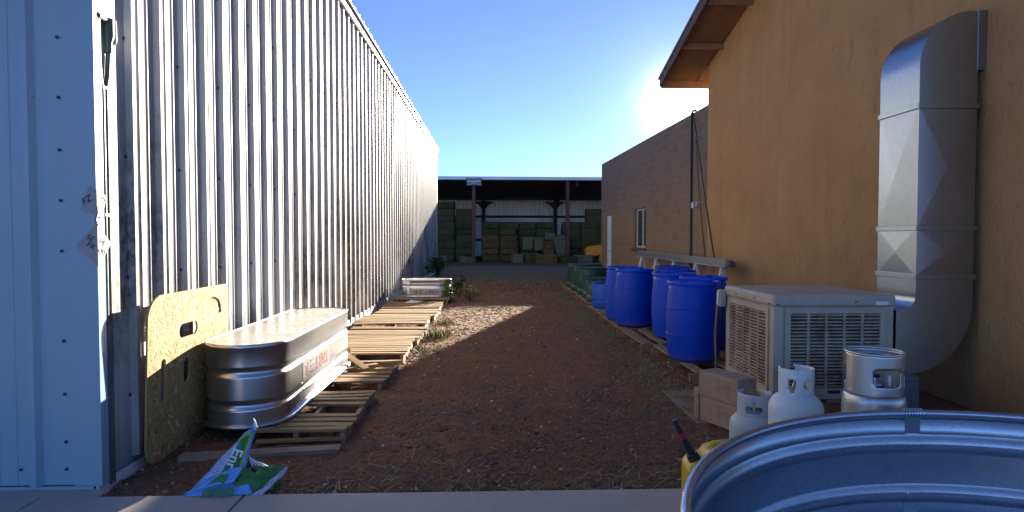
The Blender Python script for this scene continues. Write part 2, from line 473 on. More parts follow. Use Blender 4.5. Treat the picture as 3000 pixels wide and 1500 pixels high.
# ------------------------------------------------------------------ mesh building
class MB:
    def __init__(self):
        self.v, self.f, self.mi, self.sm = [], [], [], []
        self.mats = []

    def _m(self, mat):
        if mat not in self.mats:
            self.mats.append(mat)
        return self.mats.index(mat)

    def add(self, vs, fs, mat, smooth=False):
        k = len(self.v)
        i = self._m(mat)
        self.v += [tuple(p) for p in vs]
        for q in fs:
            self.f.append([a + k for a in q])
            self.mi.append(i)
            self.sm.append(smooth)
        return self

    def box(self, lo, hi, mat, rot=None, centre=None, jit=0.0):
        (x0, y0, z0), (x1, y1, z1) = lo, hi
        vs = [Vector(p) for p in ((x0, y0, z0), (x1, y0, z0), (x1, y1, z0), (x0, y1, z0), (x0, y0, z1), (x1, y0, z1), (x1, y1, z1), (x0, y1, z1))]
        if jit:
            vs = [p + Vector((rng.uniform(-jit, jit), rng.uniform(-jit, jit), rng.uniform(-jit, jit))) for p in vs]
        if rot is not None:
            c = Vector(centre) if centre is not None else (Vector(lo) + Vector(hi)) / 2
            mt = Euler(rot).to_matrix()
            vs = [mt @ (p - c) + c for p in vs]
        return self.add(vs, [(0, 3, 2, 1), (4, 5, 6, 7), (0, 1, 5, 4), (1, 2, 6, 5), (2, 3, 7, 6), (3, 0, 4, 7)], mat)

    def bar(self, a, b, w, h, mat, up=(0, 0, 1)):
        """box beam from a to b, w wide and h high"""
        a, b = Vector(a), Vector(b)
        d = (b - a).normalized()
        s = d.cross(Vector(up))
        if s.length < 1e-4:
            s = d.cross(Vector((1, 0, 0)))
        s.normalize()
        u = s.cross(d)
        vs = []
        for p in (a, b):
            for i, j in ((-1, -1), (1, -1), (1, 1), (-1, 1)):
                vs.append(p + s * (i * w / 2) + u * (j * h / 2))
        return self.add(vs, [(0, 1, 2, 3), (7, 6, 5, 4), (0, 4, 5, 1), (1, 5, 6, 2), (2, 6, 7, 3), (3, 7, 4, 0)], mat)

    def tube(self, pts, r, mat, n=12, closed=False, caps=True):
        pts = [Vector(p) for p in pts]
        rs = r if isinstance(r, (list, tuple)) else [r] * len(pts)
        vs, fs = [], []
        m = len(pts)
        ref = Vector((0, 0, 1))
        prev = None
        for i, p in enumerate(pts):
            if closed:
                d = pts[(i + 1) % m] - pts[i - 1]
            else:
                d = pts[min(i + 1, m - 1)] - pts[max(i - 1, 0)]
            d.normalize()
            if prev is None:
                a = ref if abs(d.dot(ref)) < 0.9 else Vector((1, 0, 0))
                s = d.cross(a).normalized()
            else:
                s = (prev - d * prev.dot(d)).normalized()
            prev = s
            u = d.cross(s)
            for k in range(n):
                t = 2 * math.pi * k / n
                vs.append(p + (s * math.cos(t) + u * math.sin(t)) * rs[i])
        rows = m if closed else m - 1
        for i in range(rows):
            for k in range(n):
                a, b = i * n + k, i * n + (k + 1) % n
                j = ((i + 1) % m) * n
                fs.append((a, b, j + (k + 1) % n, j + k))
        self.add(vs, fs, mat, True)
        if caps and not closed:
            k0 = len(self.v) - len(vs)
            i = self._m(mat)
            self.f.append([k0 + k for k in range(n)][::-1]); self.mi.append(i); self.sm.append(False)
            self.f.append([k0 + (m - 1) * n + k for k in range(n)]); self.mi.append(i); self.sm.append(False)
        return self

    def lathe(self, prof, mat, n=40, centre=(0, 0, 0), smooth=True, cap_bottom=False, cap_top=False):
        cx_, cy_, cz_ = centre
        vs, fs = [], []
        for r, z in prof:
            for k in range(n):
                t = 2 * math.pi * k / n
                vs.append((cx_ + r * math.cos(t), cy_ + r * math.sin(t), cz_ + z))
        for i in range(len(prof) - 1):
            for k in range(n):
                a, b = i * n + k, i * n + (k + 1) % n
                fs.append((a, b, b + n, a + n))
        self.add(vs, fs, mat, smooth)
        k0 = len(self.v) - len(vs)
        i = self._m(mat)
        if cap_bottom:
            self.f.append([k0 + k for k in range(n)][::-1]); self.mi.append(i); self.sm.append(False)
        if cap_top:
            self.f.append([k0 + (len(prof) - 1) * n + k for k in range(n)]); self.mi.append(i); self.sm.append(False)
        return self

    def sweep(self, outline, prof, mat, cap_top=False, cap_bottom=False, smooth=True):
        """outline: list of ((x,y),(nx,ny)); prof: list of (offset, z); closed outline"""
        n = len(outline)
        vs, fs = [], []
        for o, z in prof:
            for (x, y), (nx, ny) in outline:
                vs.append((x + nx * o, y + ny * o, z))
        for i in range(len(prof) - 1):
            for k in range(n):
                a, b = i * n + k, i * n + (k + 1) % n
                fs.append((a, b, b + n, a + n))
        self.add(vs, fs, mat, smooth)
        k0 = len(self.v) - len(vs)
        i = self._m(mat)
        if cap_bottom:
            self.f.append([k0 + k for k in range(n)][::-1]); self.mi.append(i); self.sm.append(False)
        if cap_top:
            self.f.append([k0 + (len(prof) - 1) * n + k for k in range(n)]); self.mi.append(i); self.sm.append(False)
        return self

    def prism(self, poly, axis, a, b, mat):
        """poly of 2-D points extruded along axis ('x','y','z') from a to b"""
        def P(p, t):
            return {'x': (t, p[0], p[1]), 'y': (p[0], t, p[1]), 'z': (p[0], p[1], t)}[axis]
        n = len(poly)
        vs = [P(p, a) for p in poly] + [P(p, b) for p in poly]
        fs = [tuple(range(n))[::-1], tuple(range(n, 2 * n))] + [(i, (i + 1) % n, n + (i + 1) % n, n + i) for i in range(n)]
        return self.add(vs, fs, mat)

    def build(self, name, parent=None, bevel=0.0, seg=2, solid=0.0, fix=True, loc=None, rot=None):
        me = bpy.data.meshes.new(name)
        me.from_pydata(self.v, [], self.f)
        for m in self.mats:
            me.materials.append(M[m] if isinstance(m, str) else m)
        me.polygons.foreach_set('material_index', self.mi)
        me.polygons.foreach_set('use_smooth', self.sm)
        me.update()
        if any(self.sm):
            me.set_sharp_from_angle(angle=R(50))
        if fix:
            bm = bmesh.new()
            bm.from_mesh(me)
            bmesh.ops.recalc_face_normals(bm, faces=bm.faces)
            bm.to_mesh(me)
            bm.free()
        o = bpy.data.objects.new(name, me)
        COL.objects.link(o)
        if parent is not None:
            o.parent = parent
        if loc is not None:
            o.location = loc
        if rot is not None:
            o.rotation_euler = rot
        if solid:
            md = o.modifiers.new('solid', 'SOLIDIFY')
            md.thickness = solid
            md.offset = 0
        if bevel:
            md = o.modifiers.new('bevel', 'BEVEL')
            md.width = bevel
            md.segments = seg
            md.limit_method = 'ANGLE'
            md.angle_limit = R(40)
        return o


def thing(name, label, cat, loc=(0, 0, 0), rotz=0.0, group=None):
    o = bpy.data.objects.new(name, None)
    o.empty_display_size = 0.1
    COL.objects.link(o)
    o.location = loc
    o.rotation_euler = (0, 0, rotz)
    return tag(o, label, cat, group)


def tag(o, label, cat, group=None):
    o['label'] = label
    o['category'] = cat
    if group:
        o['group'] = group
    return o


def struct(o, kind='structure', label=None, cat=None):
    o['kind'] = kind
    if label:
        o['label'] = label
    if cat:
        o['category'] = cat
    return o


def dup(root, loc, rotz=0.0, label=None, group=None, scale=None):
    r = root.copy()
    COL.objects.link(r)
    r.location = loc
    r.rotation_euler = (0, 0, rotz)
    if scale:
        r.scale = scale
    if label:
        r['label'] = label
    if group:
        r['group'] = group
    for ch in list(root.children):
        c = ch.copy()
        COL.objects.link(c)
        c.parent = r
        for gch in list(ch.children):
            d = gch.copy()
            COL.objects.link(d)
            d.parent = c
    return r


def text_mesh(txt, size, depth, mat, name, parent, matrix, shear=0.0, bold=0.0, wide=1.0):
    cu = bpy.data.curves.new(name, 'FONT')
    cu.body = txt
    cu.size = size
    cu.extrude = depth
    cu.offset = bold
    cu.shear = shear
    cu.align_x = 'CENTER'
    cu.align_y = 'CENTER'
    cu.space_character = 1.0
    tmp = bpy.data.objects.new(name, cu)
    COL.objects.link(tmp)
    dg = bpy.context.evaluated_depsgraph_get()
    me = bpy.data.meshes.new_from_object(tmp.evaluated_get(dg))
    bpy.data.objects.remove(tmp)
    bpy.data.curves.remove(cu)
    me.name = name
    me.transform(Matrix.Diagonal((wide, 1, 1, 1)))
    me.transform(matrix)
    me.materials.clear()
    me.materials.append(M[mat])
    o = bpy.data.objects.new(name, me)
    COL.objects.link(o)
    o.parent = parent
    return o


def frame(origin, xdir, ydir):
    """matrix whose local x, y run along xdir, ydir"""
    x = Vector(xdir).normalized()
    y = Vector(ydir)
    y = (y - x * y.dot(x)).normalized()
    z = x.cross(y)
    m = Matrix((x, y, z)).transposed().to_4x4()
    m.translation = Vector(origin)
    return m


# ------------------------------------------------------------------ ground
def ground():
    m = MB()
    m.add([(-600, -600, 0), (600, -600, 0), (600, 900, 0), (-600, 900, 0)], [(0, 1, 2, 3)], 'dirt')
    struct(m.build('ground'))

    m = MB()
    jx = [-14.0, -3.66, -2.53, -1.40, 4.17]
    for a, b in zip(jx[:-1], jx[1:]):
        m.box((a + 0.006, -7, -0.1), (b - 0.006, 3.50, 0.04), 'concrete')
    m.box((-14, -7, -0.1), (4.17, 3.49, 0.005), 'dark')
    m.box((-14, 3.5015, -0.1), (-2.22, 3.64, 0.036), 'concrete')
    struct(m.build('sidewalk', bevel=0.008))


def chips(name, n, place, size, flat=0.85, mat='stone', seed=1):
    r = np.random.default_rng(seed)
    base = np.array([(1, 0, 0), (-1, 0, 0), (0, 1, 0), (0, -1, 0), (0, 0, 1), (0, 0, -1)], float)
    tri = np.array([(0, 2, 4), (2, 1, 4), (1, 3, 4), (3, 0, 4), (2, 0, 5), (1, 2, 5), (3, 1, 5), (0, 3, 5)])
    P, sc = place(r, n), None
    n = len(P)
    sc = size(r, P)
    v = np.repeat(base[None], n, 0) * r.uniform(0.6, 1.25, (n, 6, 3))
    v += r.normal(0, 0.15, (n, 6, 3))
    v[:, :, 2] *= flat
    a = r.uniform(0, 2 * math.pi, n)
    c, s = np.cos(a)[:, None], np.sin(a)[:, None]
    x = v[:, :, 0] * c - v[:, :, 1] * s
    y = v[:, :, 0] * s + v[:, :, 1] * c
    v = np.stack([x, y, v[:, :, 2]], -1) * sc[:, None, None]
    v[:, :, 0] += P[:, 0, None]
    v[:, :, 1] += P[:, 1, None]
    v[:, :, 2] += sc[:, None] * flat * 0.25 + 0.018
    f = (tri[None] + (np.arange(n) * 6)[:, None, None]).reshape(-1, 3)
    return np_mesh(name, v.reshape(-1, 3), f, mat)


def np_mesh(name, v, f, mat, parent=None):
    me = bpy.data.meshes.new(name)
    k = f.shape[1]
    me.vertices.add(len(v))
    me.vertices.foreach_set('co', np.ascontiguousarray(v, dtype=np.float32).ravel())
    me.loops.add(f.size)
    me.loops.foreach_set('vertex_index', np.ascontiguousarray(f, dtype=np.int32).ravel())
    me.polygons.add(len(f))
    me.polygons.foreach_set('loop_start', np.arange(0, f.size, k, dtype=np.int32))
    me.polygons.foreach_set('loop_total', np.full(len(f), k, dtype=np.int32))
    me.update(calc_edges=True)
    me.validate()
    me.materials.append(M[mat])
    o = bpy.data.objects.new(name, me)
    COL.objects.link(o)
    if parent is not None:
        o.parent = parent
    return o


def rough_yard():
    """the trodden gravel surface itself, uneven by a centimetre or two"""
    r = np.random.default_rng(12)
    x0, x1, y0, y1 = -2.26, 2.9, 3.505, 17.0
    nx, ny = 250, 760
    xs = np.linspace(x0, x1, nx)
    t = np.linspace(0, 1, ny)
    ys = y0 + (y1 - y0) * (0.45 * t + 0.55 * t ** 2)
    X, Y = np.meshgrid(xs, ys)

    def vnoise(cell):
        gx, gy = int((x1 - x0) / cell) + 3, int((y1 - y0) / cell) + 3
        a = r.random((gy, gx))
        u, v = (X - x0) / cell, (Y - y0) / cell
        i, j = u.astype(int), v.astype(int)
        fu, fv = u - i, v - j
        fu, fv = fu * fu * (3 - 2 * fu), fv * fv * (3 - 2 * fv)
        return (a[j, i] * (1 - fu) + a[j, i + 1] * fu) * (1 - fv) + (a[j + 1, i] * (1 - fu) + a[j + 1, i + 1] * fu) * fv
    Z = 0.004 + 0.020 * vnoise(0.040) + 0.010 * vnoise(0.10) + 0.012 * vnoise(0.42)
    edge = np.minimum.reduce([(X - x0) / 0.1, (x1 - X) / 0.1, (Y - y0) / 0.05 + 0.15, (y1 - Y) / 1.0, np.ones_like(X)])
    Z = 0.004 + (Z - 0.004) * np.clip(edge, 0, 1)
    v = np.stack([X, Y, Z], -1).reshape(-1, 3)
    idx = np.arange(nx * ny).reshape(ny, nx)
    f = np.stack([idx[:-1, :-1], idx[:-1, 1:], idx[1:, 1:], idx[1:, :-1]], -1).reshape(-1, 4)
    o = np_mesh('dirt_yard', v, f, 'dirt')
    o.data.polygons.foreach_set('use_smooth', [True] * len(o.data.polygons))
    struct(o)


def scatter_ground():
    def place(r, n):
        y = 3.51 + (r.random(n) ** 2.0) * 18.0
        x = r.uniform(-2.25, 3.0, n)
        return np.c_[x, y]

    def size(r, P):
        s = np.exp(r.normal(math.log(0.0072), 0.45, len(P)))
        return np.clip(s * (0.75 + P[:, 1] * 0.050), 0.003, 0.028)
    o = chips('gravel', 66000, place, size)
    struct(o, 'stuff', 'loose brown gravel chips scattered over the red dirt alley', 'gravel')

    # straw: short flat strands
    r = np.random.default_rng(5)
    pts = []
    n = 4600
    y = r.uniform(5.0, 16.5, n); x = 1.88 - np.abs(r.normal(0, 0.22, n)); pts.append(np.c_[x, y])
    n = 130
    y = r.uniform(3.6, 5.2, n); x = r.uniform(0.6, 1.6, n); pts.append(np.c_[x, y])
    n = 260
    y = 3.52 + np.abs(r.normal(0, 0.25, n)); x = r.uniform(-1.2, 1.4, n); pts.append(np.c_[x, y])
    n = 260
    y = r.uniform(4, 14, n); x = r.uniform(-0.9, 1.8, n); pts.append(np.c_[x, y])
    n = 1800
    y = r.uniform(18, 37, n); x = r.uniform(-3, 7, n); pts.append(np.c_[x, y])
    P = np.concatenate(pts)
    n = len(P)
    L = r.uniform(0.02, 0.075, n) * (1 + P[:, 1] * 0.05)
    W = 0.0018 * (1 + P[:, 1] * 0.12)
    a = r.uniform(0, math.pi, n)
    d = np.c_[np.cos(a), np.sin(a), r.normal(0, 0.12, n)]
    s = np.c_[-np.sin(a), np.cos(a), np.zeros(n)]
    c = np.c_[P, 0.030 + np.abs(r.normal(0, 0.008, n))]
    v = np.stack([c - d * L[:, None] - s * W[:, None], c + d * L[:, None] - s * W[:, None],
                  c + d * L[:, None] + s * W[:, None], c - d * L[:, None] + s * W[:, None]], 1)
    v[:, :, 2] = np.maximum(v[:, :, 2], 0.022)
    f = np.arange(n * 4).reshape(-1, 4)
    o = np_mesh('straw_litter', v.reshape(-1, 3), f, 'straw')
    struct(o, 'stuff', 'dry straw strands strewn on the dirt beside the pallets', 'straw')


# ------------------------------------------------------------------ metal building on the left
XL = -2.30
YL0, YL1 = 3.63, 26.1
ZE = 5.14


def rib_profile(t0, t1, first, pitch=0.3335, rib=0.036):
    """(t, height) polyline of an R-panel: one high rib per pitch and two low stiffeners"""
    pts = [(t0, 0.0)]
    t = first
    while t < t1:
        pts += [(t - 0.038, 0.0), (t - 0.017, rib), (t + 0.017, rib), (t + 0.038, 0.0)]
        for q in (0.115, 0.215):
            if t + q + 0.02 < t1:
                pts += [(t + q - 0.011, 0.0), (t + q - 0.005, 0.005), (t + q + 0.005, 0.005), (t + q + 0.011, 0.0)]
        t += pitch
    pts.append((t1, 0.0))
    return [p for p in pts if t0 <= p[0] <= t1]


def metal_building():
    b = thing('metal_building', 'tall white ribbed metal building along the left of the alley', 'building', (XL, YL0, 0))

    def L(p):
        return (p[0] - XL, p[1] - YL0, p[2])
    # side wall: real ribs
    prof = rib_profile(YL0 + 0.02, YL1, 4.015)
    m = MB()
    zs = [0.10, ZE]
    n = len(prof)
    vs = [L((XL + h, y, z)) for z in zs for (y, h) in prof]
    m.add(vs, [(i, i + 1, n + i + 1, n + i) for i in range(n - 1)], 'white_metal')
    # screws down the ribs' flanks, in rows at the girts
    y = 4.015
    k = 0
    while y < 14:
        if k % 1 == 0:
            for z in (0.5, 1.25, 2.0, 2.75, 3.5, 4.3):
                c = Vector(L((XL + 0.004, y + (0.055 if k % 2 else -0.052), z + rng.uniform(-0.01, 0.01))))
                m.lathe([(0.008, -0.008), (0.008, 0.010), (0.004, 0.013)], 'screw', 6, c)
        y += 0.3335
        k += 1
    m.build('side_wall', b, fix=False)
    # front wall (gable end, faces the camera side)
    fx0 = -9.0
    prof = rib_profile(0.02, XL - fx0, 0.34)
    m = MB()
    n = len(prof)
    vs = []
    for zz in (0, 1):
        for (t, h) in prof:
            x = XL - t
            z = 0.055 if zz == 0 else ZE + t * 0.15
            vs.append(L((x, YL0 - h, z)))
    m.add(vs, [(i, i + 1, n + i + 1, n + i) for i in range(n - 1)], 'front_shade_blue')

    def fs(x, z):
        c = L((x, YL0 - 0.003, z))
        vs = []
        for rr_, d in ((0.009, 0.0), (0.009, -0.007), (0.004, -0.010)):
            for q in range(8):
                t = 2 * math.pi * q / 8
                vs.append((c[0] + rr_ * math.cos(t), c[1] + d, c[2] + rr_ * math.sin(t)))
        m.add(vs, [(i * 8 + q, i * 8 + (q + 1) % 8, i * 8 + 8 + (q + 1) % 8, i * 8 + 8 + q) for i in range(2) for q in range(8)] + [tuple(range(16, 24))], 'screw')
    for x, z in ((-2.47, 2.64), (-2.47, 2.30), (-2.47, 2.00), (-2.47, 1.71), (-2.47, 1.42), (-2.47, 0.90), (-2.47, 0.59), (-2.47, 0.31),
                 (-2.615, 2.30), (-2.615, 1.13), (-2.615, 0.02 + 0.14), (-2.47, 0.15), (-2.73, 0.15)):
        fs(x, z)
    m.build('front_wall', b, fix=False)
    # corner trim: folded sheet, both faces
    m = MB()
    m.prism([(-0.125, -0.006), (0.032, -0.006), (0.032, 0.062), (0.028, 0.066), (0.0005, 0.066), (0.0005, -0.0035), (-0.125, -0.0035)], 'z', 0.045, ZE, 'front_shade_blue')
    m.build('corner_trim', b)
    # base trim
    m = MB()
    m.prism([(0.006, 0.02), (0.03, 0.02), (0.022, 0.17), (0.006, 0.17)], 'y', 0.62, YL1 - YL0, 'base_trim')
    m.prism([(0.008, 0.0), (0.034, 0.0), (0.012, 0.06), (0.008, 0.06)], 'y', -0.02, 0.61, 'base_trim')
    m.box((-6.7, -0.020, 0.036), (-0.01, -0.006, 0.052), 'front_shade_blue')
    m.build('base_trim', b)
    # foundation core so nothing shows through
    m = MB()
    m.box((-6.6, 0.05, -0.1), (-0.01, YL1 - YL0 - 0.01, ZE - 0.05), 'front_shade_blue')
    m.build('foundation', b)
    # eave trim
    m = MB()
    m.box((0.036, -0.03, ZE - 0.10), (0.075, YL1 - YL0 + 0.02, ZE + 0.02), 'trim_white')
    m.build('eave_trim', b, bevel=0.004)
    # roof sheet with ribs, ends standing over the eave
    m = MB()
    prof = rib_profile(-0.1, YL1 - YL0 + 0.1, 0.12)
    n = len(prof)
    vs = []
    for (x, z) in ((0.125, ZE + 0.025), (-3.4, ZE + 0.025 + 0.53)):
        for (y, h) in prof:
            vs.append((x, y, z + h))
    for (x, z) in ((0.125, ZE + 0.005), (-3.4, ZE + 0.53)):
        for (y, h) in prof:
            vs.append((x, y, z + h * 0))
    m.add(vs, [(i, i + 1, n + i + 1, n + i) for i in range(n - 1)] + [(2 * n + i, 3 * n + i, 3 * n + i + 1, 2 * n + i + 1) for i in range(n - 1)]
          + [(i, 2 * n + i, 2 * n + i + 1, i + 1) for i in range(n - 1)], 'roof_dark')
    m.build('roof', b, fix=False)
    # far end corner trim
    m = MB()
    m.box((0.0365, YL1 - YL0 - 0.10, 0.05), (0.041, YL1 - YL0 + 0.01, ZE - 0.11), 'trim_white')
    m.box((-0.1, YL1 - YL0 + 0.003, 0.05), (0.0363, YL1 - YL0 + 0.008, ZE - 0.11), 'trim_white')
    m.build('corner_trim', b)
    # conduit run with fittings
    c = thing('electrical_conduit', 'twin grey electrical conduits climbing the sunlit corner of the metal building', 'conduit', (XL + 0.016, 3.725, 0.0))
    m = MB()
    m.tube([(0, -0.005, 0.02), (0, -0.005, 2.36), (0, -0.020, 2.42), (0.0, -0.03, 2.50), (0.0, -0.035, 2.56)], 0.0145, 'grey_conduit', 12)
    m.build('pipe', c)
    m = MB()
    m.tube([(0, 0.028, 0.02), (0, 0.028, 2.38), (0.0, 0.05, 2.46), (0.0, 0.062, 2.58), (0.005, 0.062, 2.66)], 0.0145, 'grey_conduit', 12)
    m.build('pipe', c)
    m = MB()
    m.tube([(0, 0.062, 2.60), (0, 0.062, 2.66)], 0.024, 'grey_conduit', 12)
    m.tube([(0, 0.062, 2.66), (0.004, 0.062, 2.70), (0.004, 0.060, 2.80)], [0.022, 0.032, 0.032], 'grey_conduit', 14)
    m.tube([(0.003, 0.04, 2.785), (0.003, -0.045, 2.785)], 0.022, 'grey_conduit', 12)
    m.tube([(0.003, -0.045, 2.80), (0.003, -0.05, 2.70)], [0.02, 0.006], 'grey_conduit', 10)
    m.build('conduit_body', c)
    m = MB()
    pr = []
    for q in range(24):
        t = 2 * math.pi * q / 24
        pr.append((0.004 + 0.026 * math.cos(t), 2.735 + 0.026 * math.sin(t) + (0.055 if math.sin(t) > 0 else -0.055)))
    m.prism(pr, 'y', 0.094, 0.104, 'trim_white')
    m.build('cover_plate', c, bevel=0.003)
    for z in (0.95, 1.62, 2.37):
        m = MB()
        m.box((-0.014, -0.024, z), (0.0165, 0.048, z + 0.022), 'grey_conduit')
        m.build('strap', c, bevel=0.004)


def wall_tags():
    # two tin tags bent round the building corner
    def make(label, zc, half, tilt, txt):
        t = thing('tin_tag', label, 'tag', (XL, YL0, zc), 0, 'tin tags on the building corner')
        m = MB()
        # square on the corner: left half on the front face, right half on the side wall
        ang = [tilt + math.pi / 2 * k for k in range(4)]
        pts = [(half * math.cos(a), half * math.sin(a)) for a in ang]

        def clip(poly, keep):
            out = []
            for i in range(len(poly)):
                p, q = poly[i], poly[(i + 1) % len(poly)]
                if keep(p[0]):
                    out.append(p)
                if keep(p[0]) != keep(q[0]):
                    f_ = p[0] / (p[0] - q[0])
                    out.append((0.0, p[1] + (q[1] - p[1]) * f_))
            return out
        lf = clip(pts, lambda u: u < 0)
        rt = clip(pts, lambda u: u >= 0)
        m.prism([(u + 0.034, w) for u, w in lf], 'y', -0.0115, -0.0085, 'tag_plate')
        vs = [(0.0335, u - 0.009, w) for u, w in rt] + [(0.0365, u - 0.009, w) for u, w in rt]
        k = len(rt)
        m.add(vs, [tuple(range(k)), tuple(range(k, 2 * k))[::-1]] + [(i, (i + 1) % k, k + (i + 1) % k, k + i) for i in range(k)], 'tag_plate')
        m.build('plate', t)
        return t
    a = make('small creased tin tag on the corner, marked JT, with a loose curl of tape', 1.70, 0.10, R(25), 0)
    text_mesh('FZ', 0.055, 0.0006, 'ink', 'handwriting', a, frame((-0.02, -0.0125, 0.012), (0.8, 0, 0.5), (-0.5, 0, 0.8)), 0.2)
    text_mesh('JT', 0.060, 0.0006, 'ink', 'handwriting', a, frame((0.0375, 0.042, 0.01), (0, 0.8, -0.55), (0, 0.55, 0.8)), 0.2)
    m = MB()
    m.tube([(0.038, -0.016, -0.02), (0.042, -0.020, -0.06), (0.036, -0.028, -0.10), (0.042, -0.018, -0.135)], 0.008, 'tag_plate', 8)
    m.build('tape_curl', a)
    c = make('larger diamond tin tag folded round the corner, marked SEMS FROD', 1.455, 0.125, R(4), 1)
    text_mesh('SE', 0.045, 0.0006, 'ink', 'handwriting', c, frame((-0.005, -0.0125, 0.040), (0.8, 0, -0.5), (0.5, 0, 0.8)), 0.1)
    text_mesh('FR', 0.045, 0.0006, 'ink', 'handwriting', c, frame((-0.002, -0.0125, -0.005), (0.8, 0, -0.5), (0.5, 0, 0.8)), 0.1)
    text_mesh('MS', 0.042, 0.0006, 'ink', 'handwriting', c, frame((0.0375, 0.030, 0.015), (0, 0.9, -0.35), (0, 0.35, 0.9)), 0.1)
    text_mesh('OD', 0.042, 0.0006, 'ink', 'handwriting', c, frame((0.0375, 0.025, -0.038), (0, 0.9, -0.35), (0, 0.35, 0.9)), 0.1)


# ------------------------------------------------------------------ buildings on the right
XS = 4.17          # stucco face
XB = 4.22          # block wall face


def stucco_building():
    yc = 11.75
    slope = 0.26
    b = thing('stucco_building', 'tan stucco gable building filling the right side of the alley', 'building', (XS, yc, 0))
    m = MB()
    ridge = 7.85
    yn = 3.95               # near end of the gable wall, just outside the frame
    zt = 4.78
    zr = zt + (yc - ridge) * slope
    m.prism([(0, 0.0), (0, zt), (ridge - yc, zr), (yn - yc, zt), (yn - yc, 0.0)], 'x', 0.0, 8.0, 'stucco')
    m.build('wall', b, bevel=0.012)
    # roof: deck, soffit, barge boards, eave fascia, lookouts
    e = 0.58                      # overhang past the far corner
    ox = -0.74                    # overhang past the gable face
    ze = zt - e * slope

    def zroof(y):                 # y measured from the corner
        return zt - y * slope
    m = MB()
    th = 0.05
    m.prism([(e, ze + 0.004), (ridge - yc, zroof(ridge - yc) + 0.004), (ridge - yc, zroof(ridge - yc) + th), (e, ze + th)], 'x', ox, 8.0, 'soffit')
    m.build('soffit', b)
    m = MB()
    m.prism([(e + 0.05, ze + th + 0.003 - 0.05 * slope), (ridge - yc, zroof(ridge - yc) + th + 0.003), (ridge - yc, zroof(ridge - yc) + th + 0.04), (e + 0.05, ze + th + 0.04 - 0.05 * slope)], 'x', ox - 0.06, 8.0, 'roof_dark')
    m.prism([(yn - yc - 0.5, zt - 0.08), (ridge - yc - 0.001, zr + th + 0.003), (ridge - yc - 0.001, zr + th + 0.04), (yn - yc - 0.5, zt - 0.04)], 'x', ox - 0.06, 8.0, 'roof_dark')
    m.build('roof', b)
    m = MB()
    m.prism([(e, ze - 0.11), (ridge - yc, zroof(ridge - yc) - 0.11), (ridge - yc, zroof(ridge - yc) + th), (e, ze + th)], 'x', ox - 0.04, ox - 0.002, 'barge_wood')
    m.build('barge_board', b)
    m = MB()
    m.box((ox - 0.0, e + 0.001, ze - 0.13), (8.0, e + 0.04, ze + th), 'fascia_wood')
    m.build('fascia', b)
    for y in (-0.75, -2.0):
        z = zroof(y)
        m = MB()
        m.box((ox + 0.001, y - 0.02, z - 0.105), (-0.001, y + 0.02, z - 0.001), 'fascia_wood', rot=None)
        m.build('lookout', b)
    m = MB()
    m.box((-0.04, -0.02 + 0.02, zt - 0.14), (-0.002, e, zt - 0.01 - e * slope), 'fascia_wood')
    m.build('rafter_tail', b)


def wall_with_holes(m, x, ys, zs, holes, mat, ztop=None):
    """vertical sheet in plane x split on the grid ys/zs, leaving out cells inside holes; ztop(y) bends the top row"""
    for i in range(len(ys) - 1):
        for j in range(len(zs) - 1):
            yc, zc = (ys[i] + ys[i + 1]) / 2, (zs[j] + zs[j + 1]) / 2
            if any(a < yc < b and c < zc < d for a, b, c, d in holes):
                continue
            z0a = zs[j]
            z1a = ztop(ys[i]) if (ztop and j == len(zs) - 2) else zs[j + 1]
            z1b = ztop(ys[i + 1]) if (ztop and j == len(zs) - 2) else zs[j + 1]
            m.add([(x, ys[i], z0a), (x, ys[i + 1], z0a), (x, ys[i + 1], z1b), (x, ys[i], z1a)], [(0, 1, 2, 3)], mat)


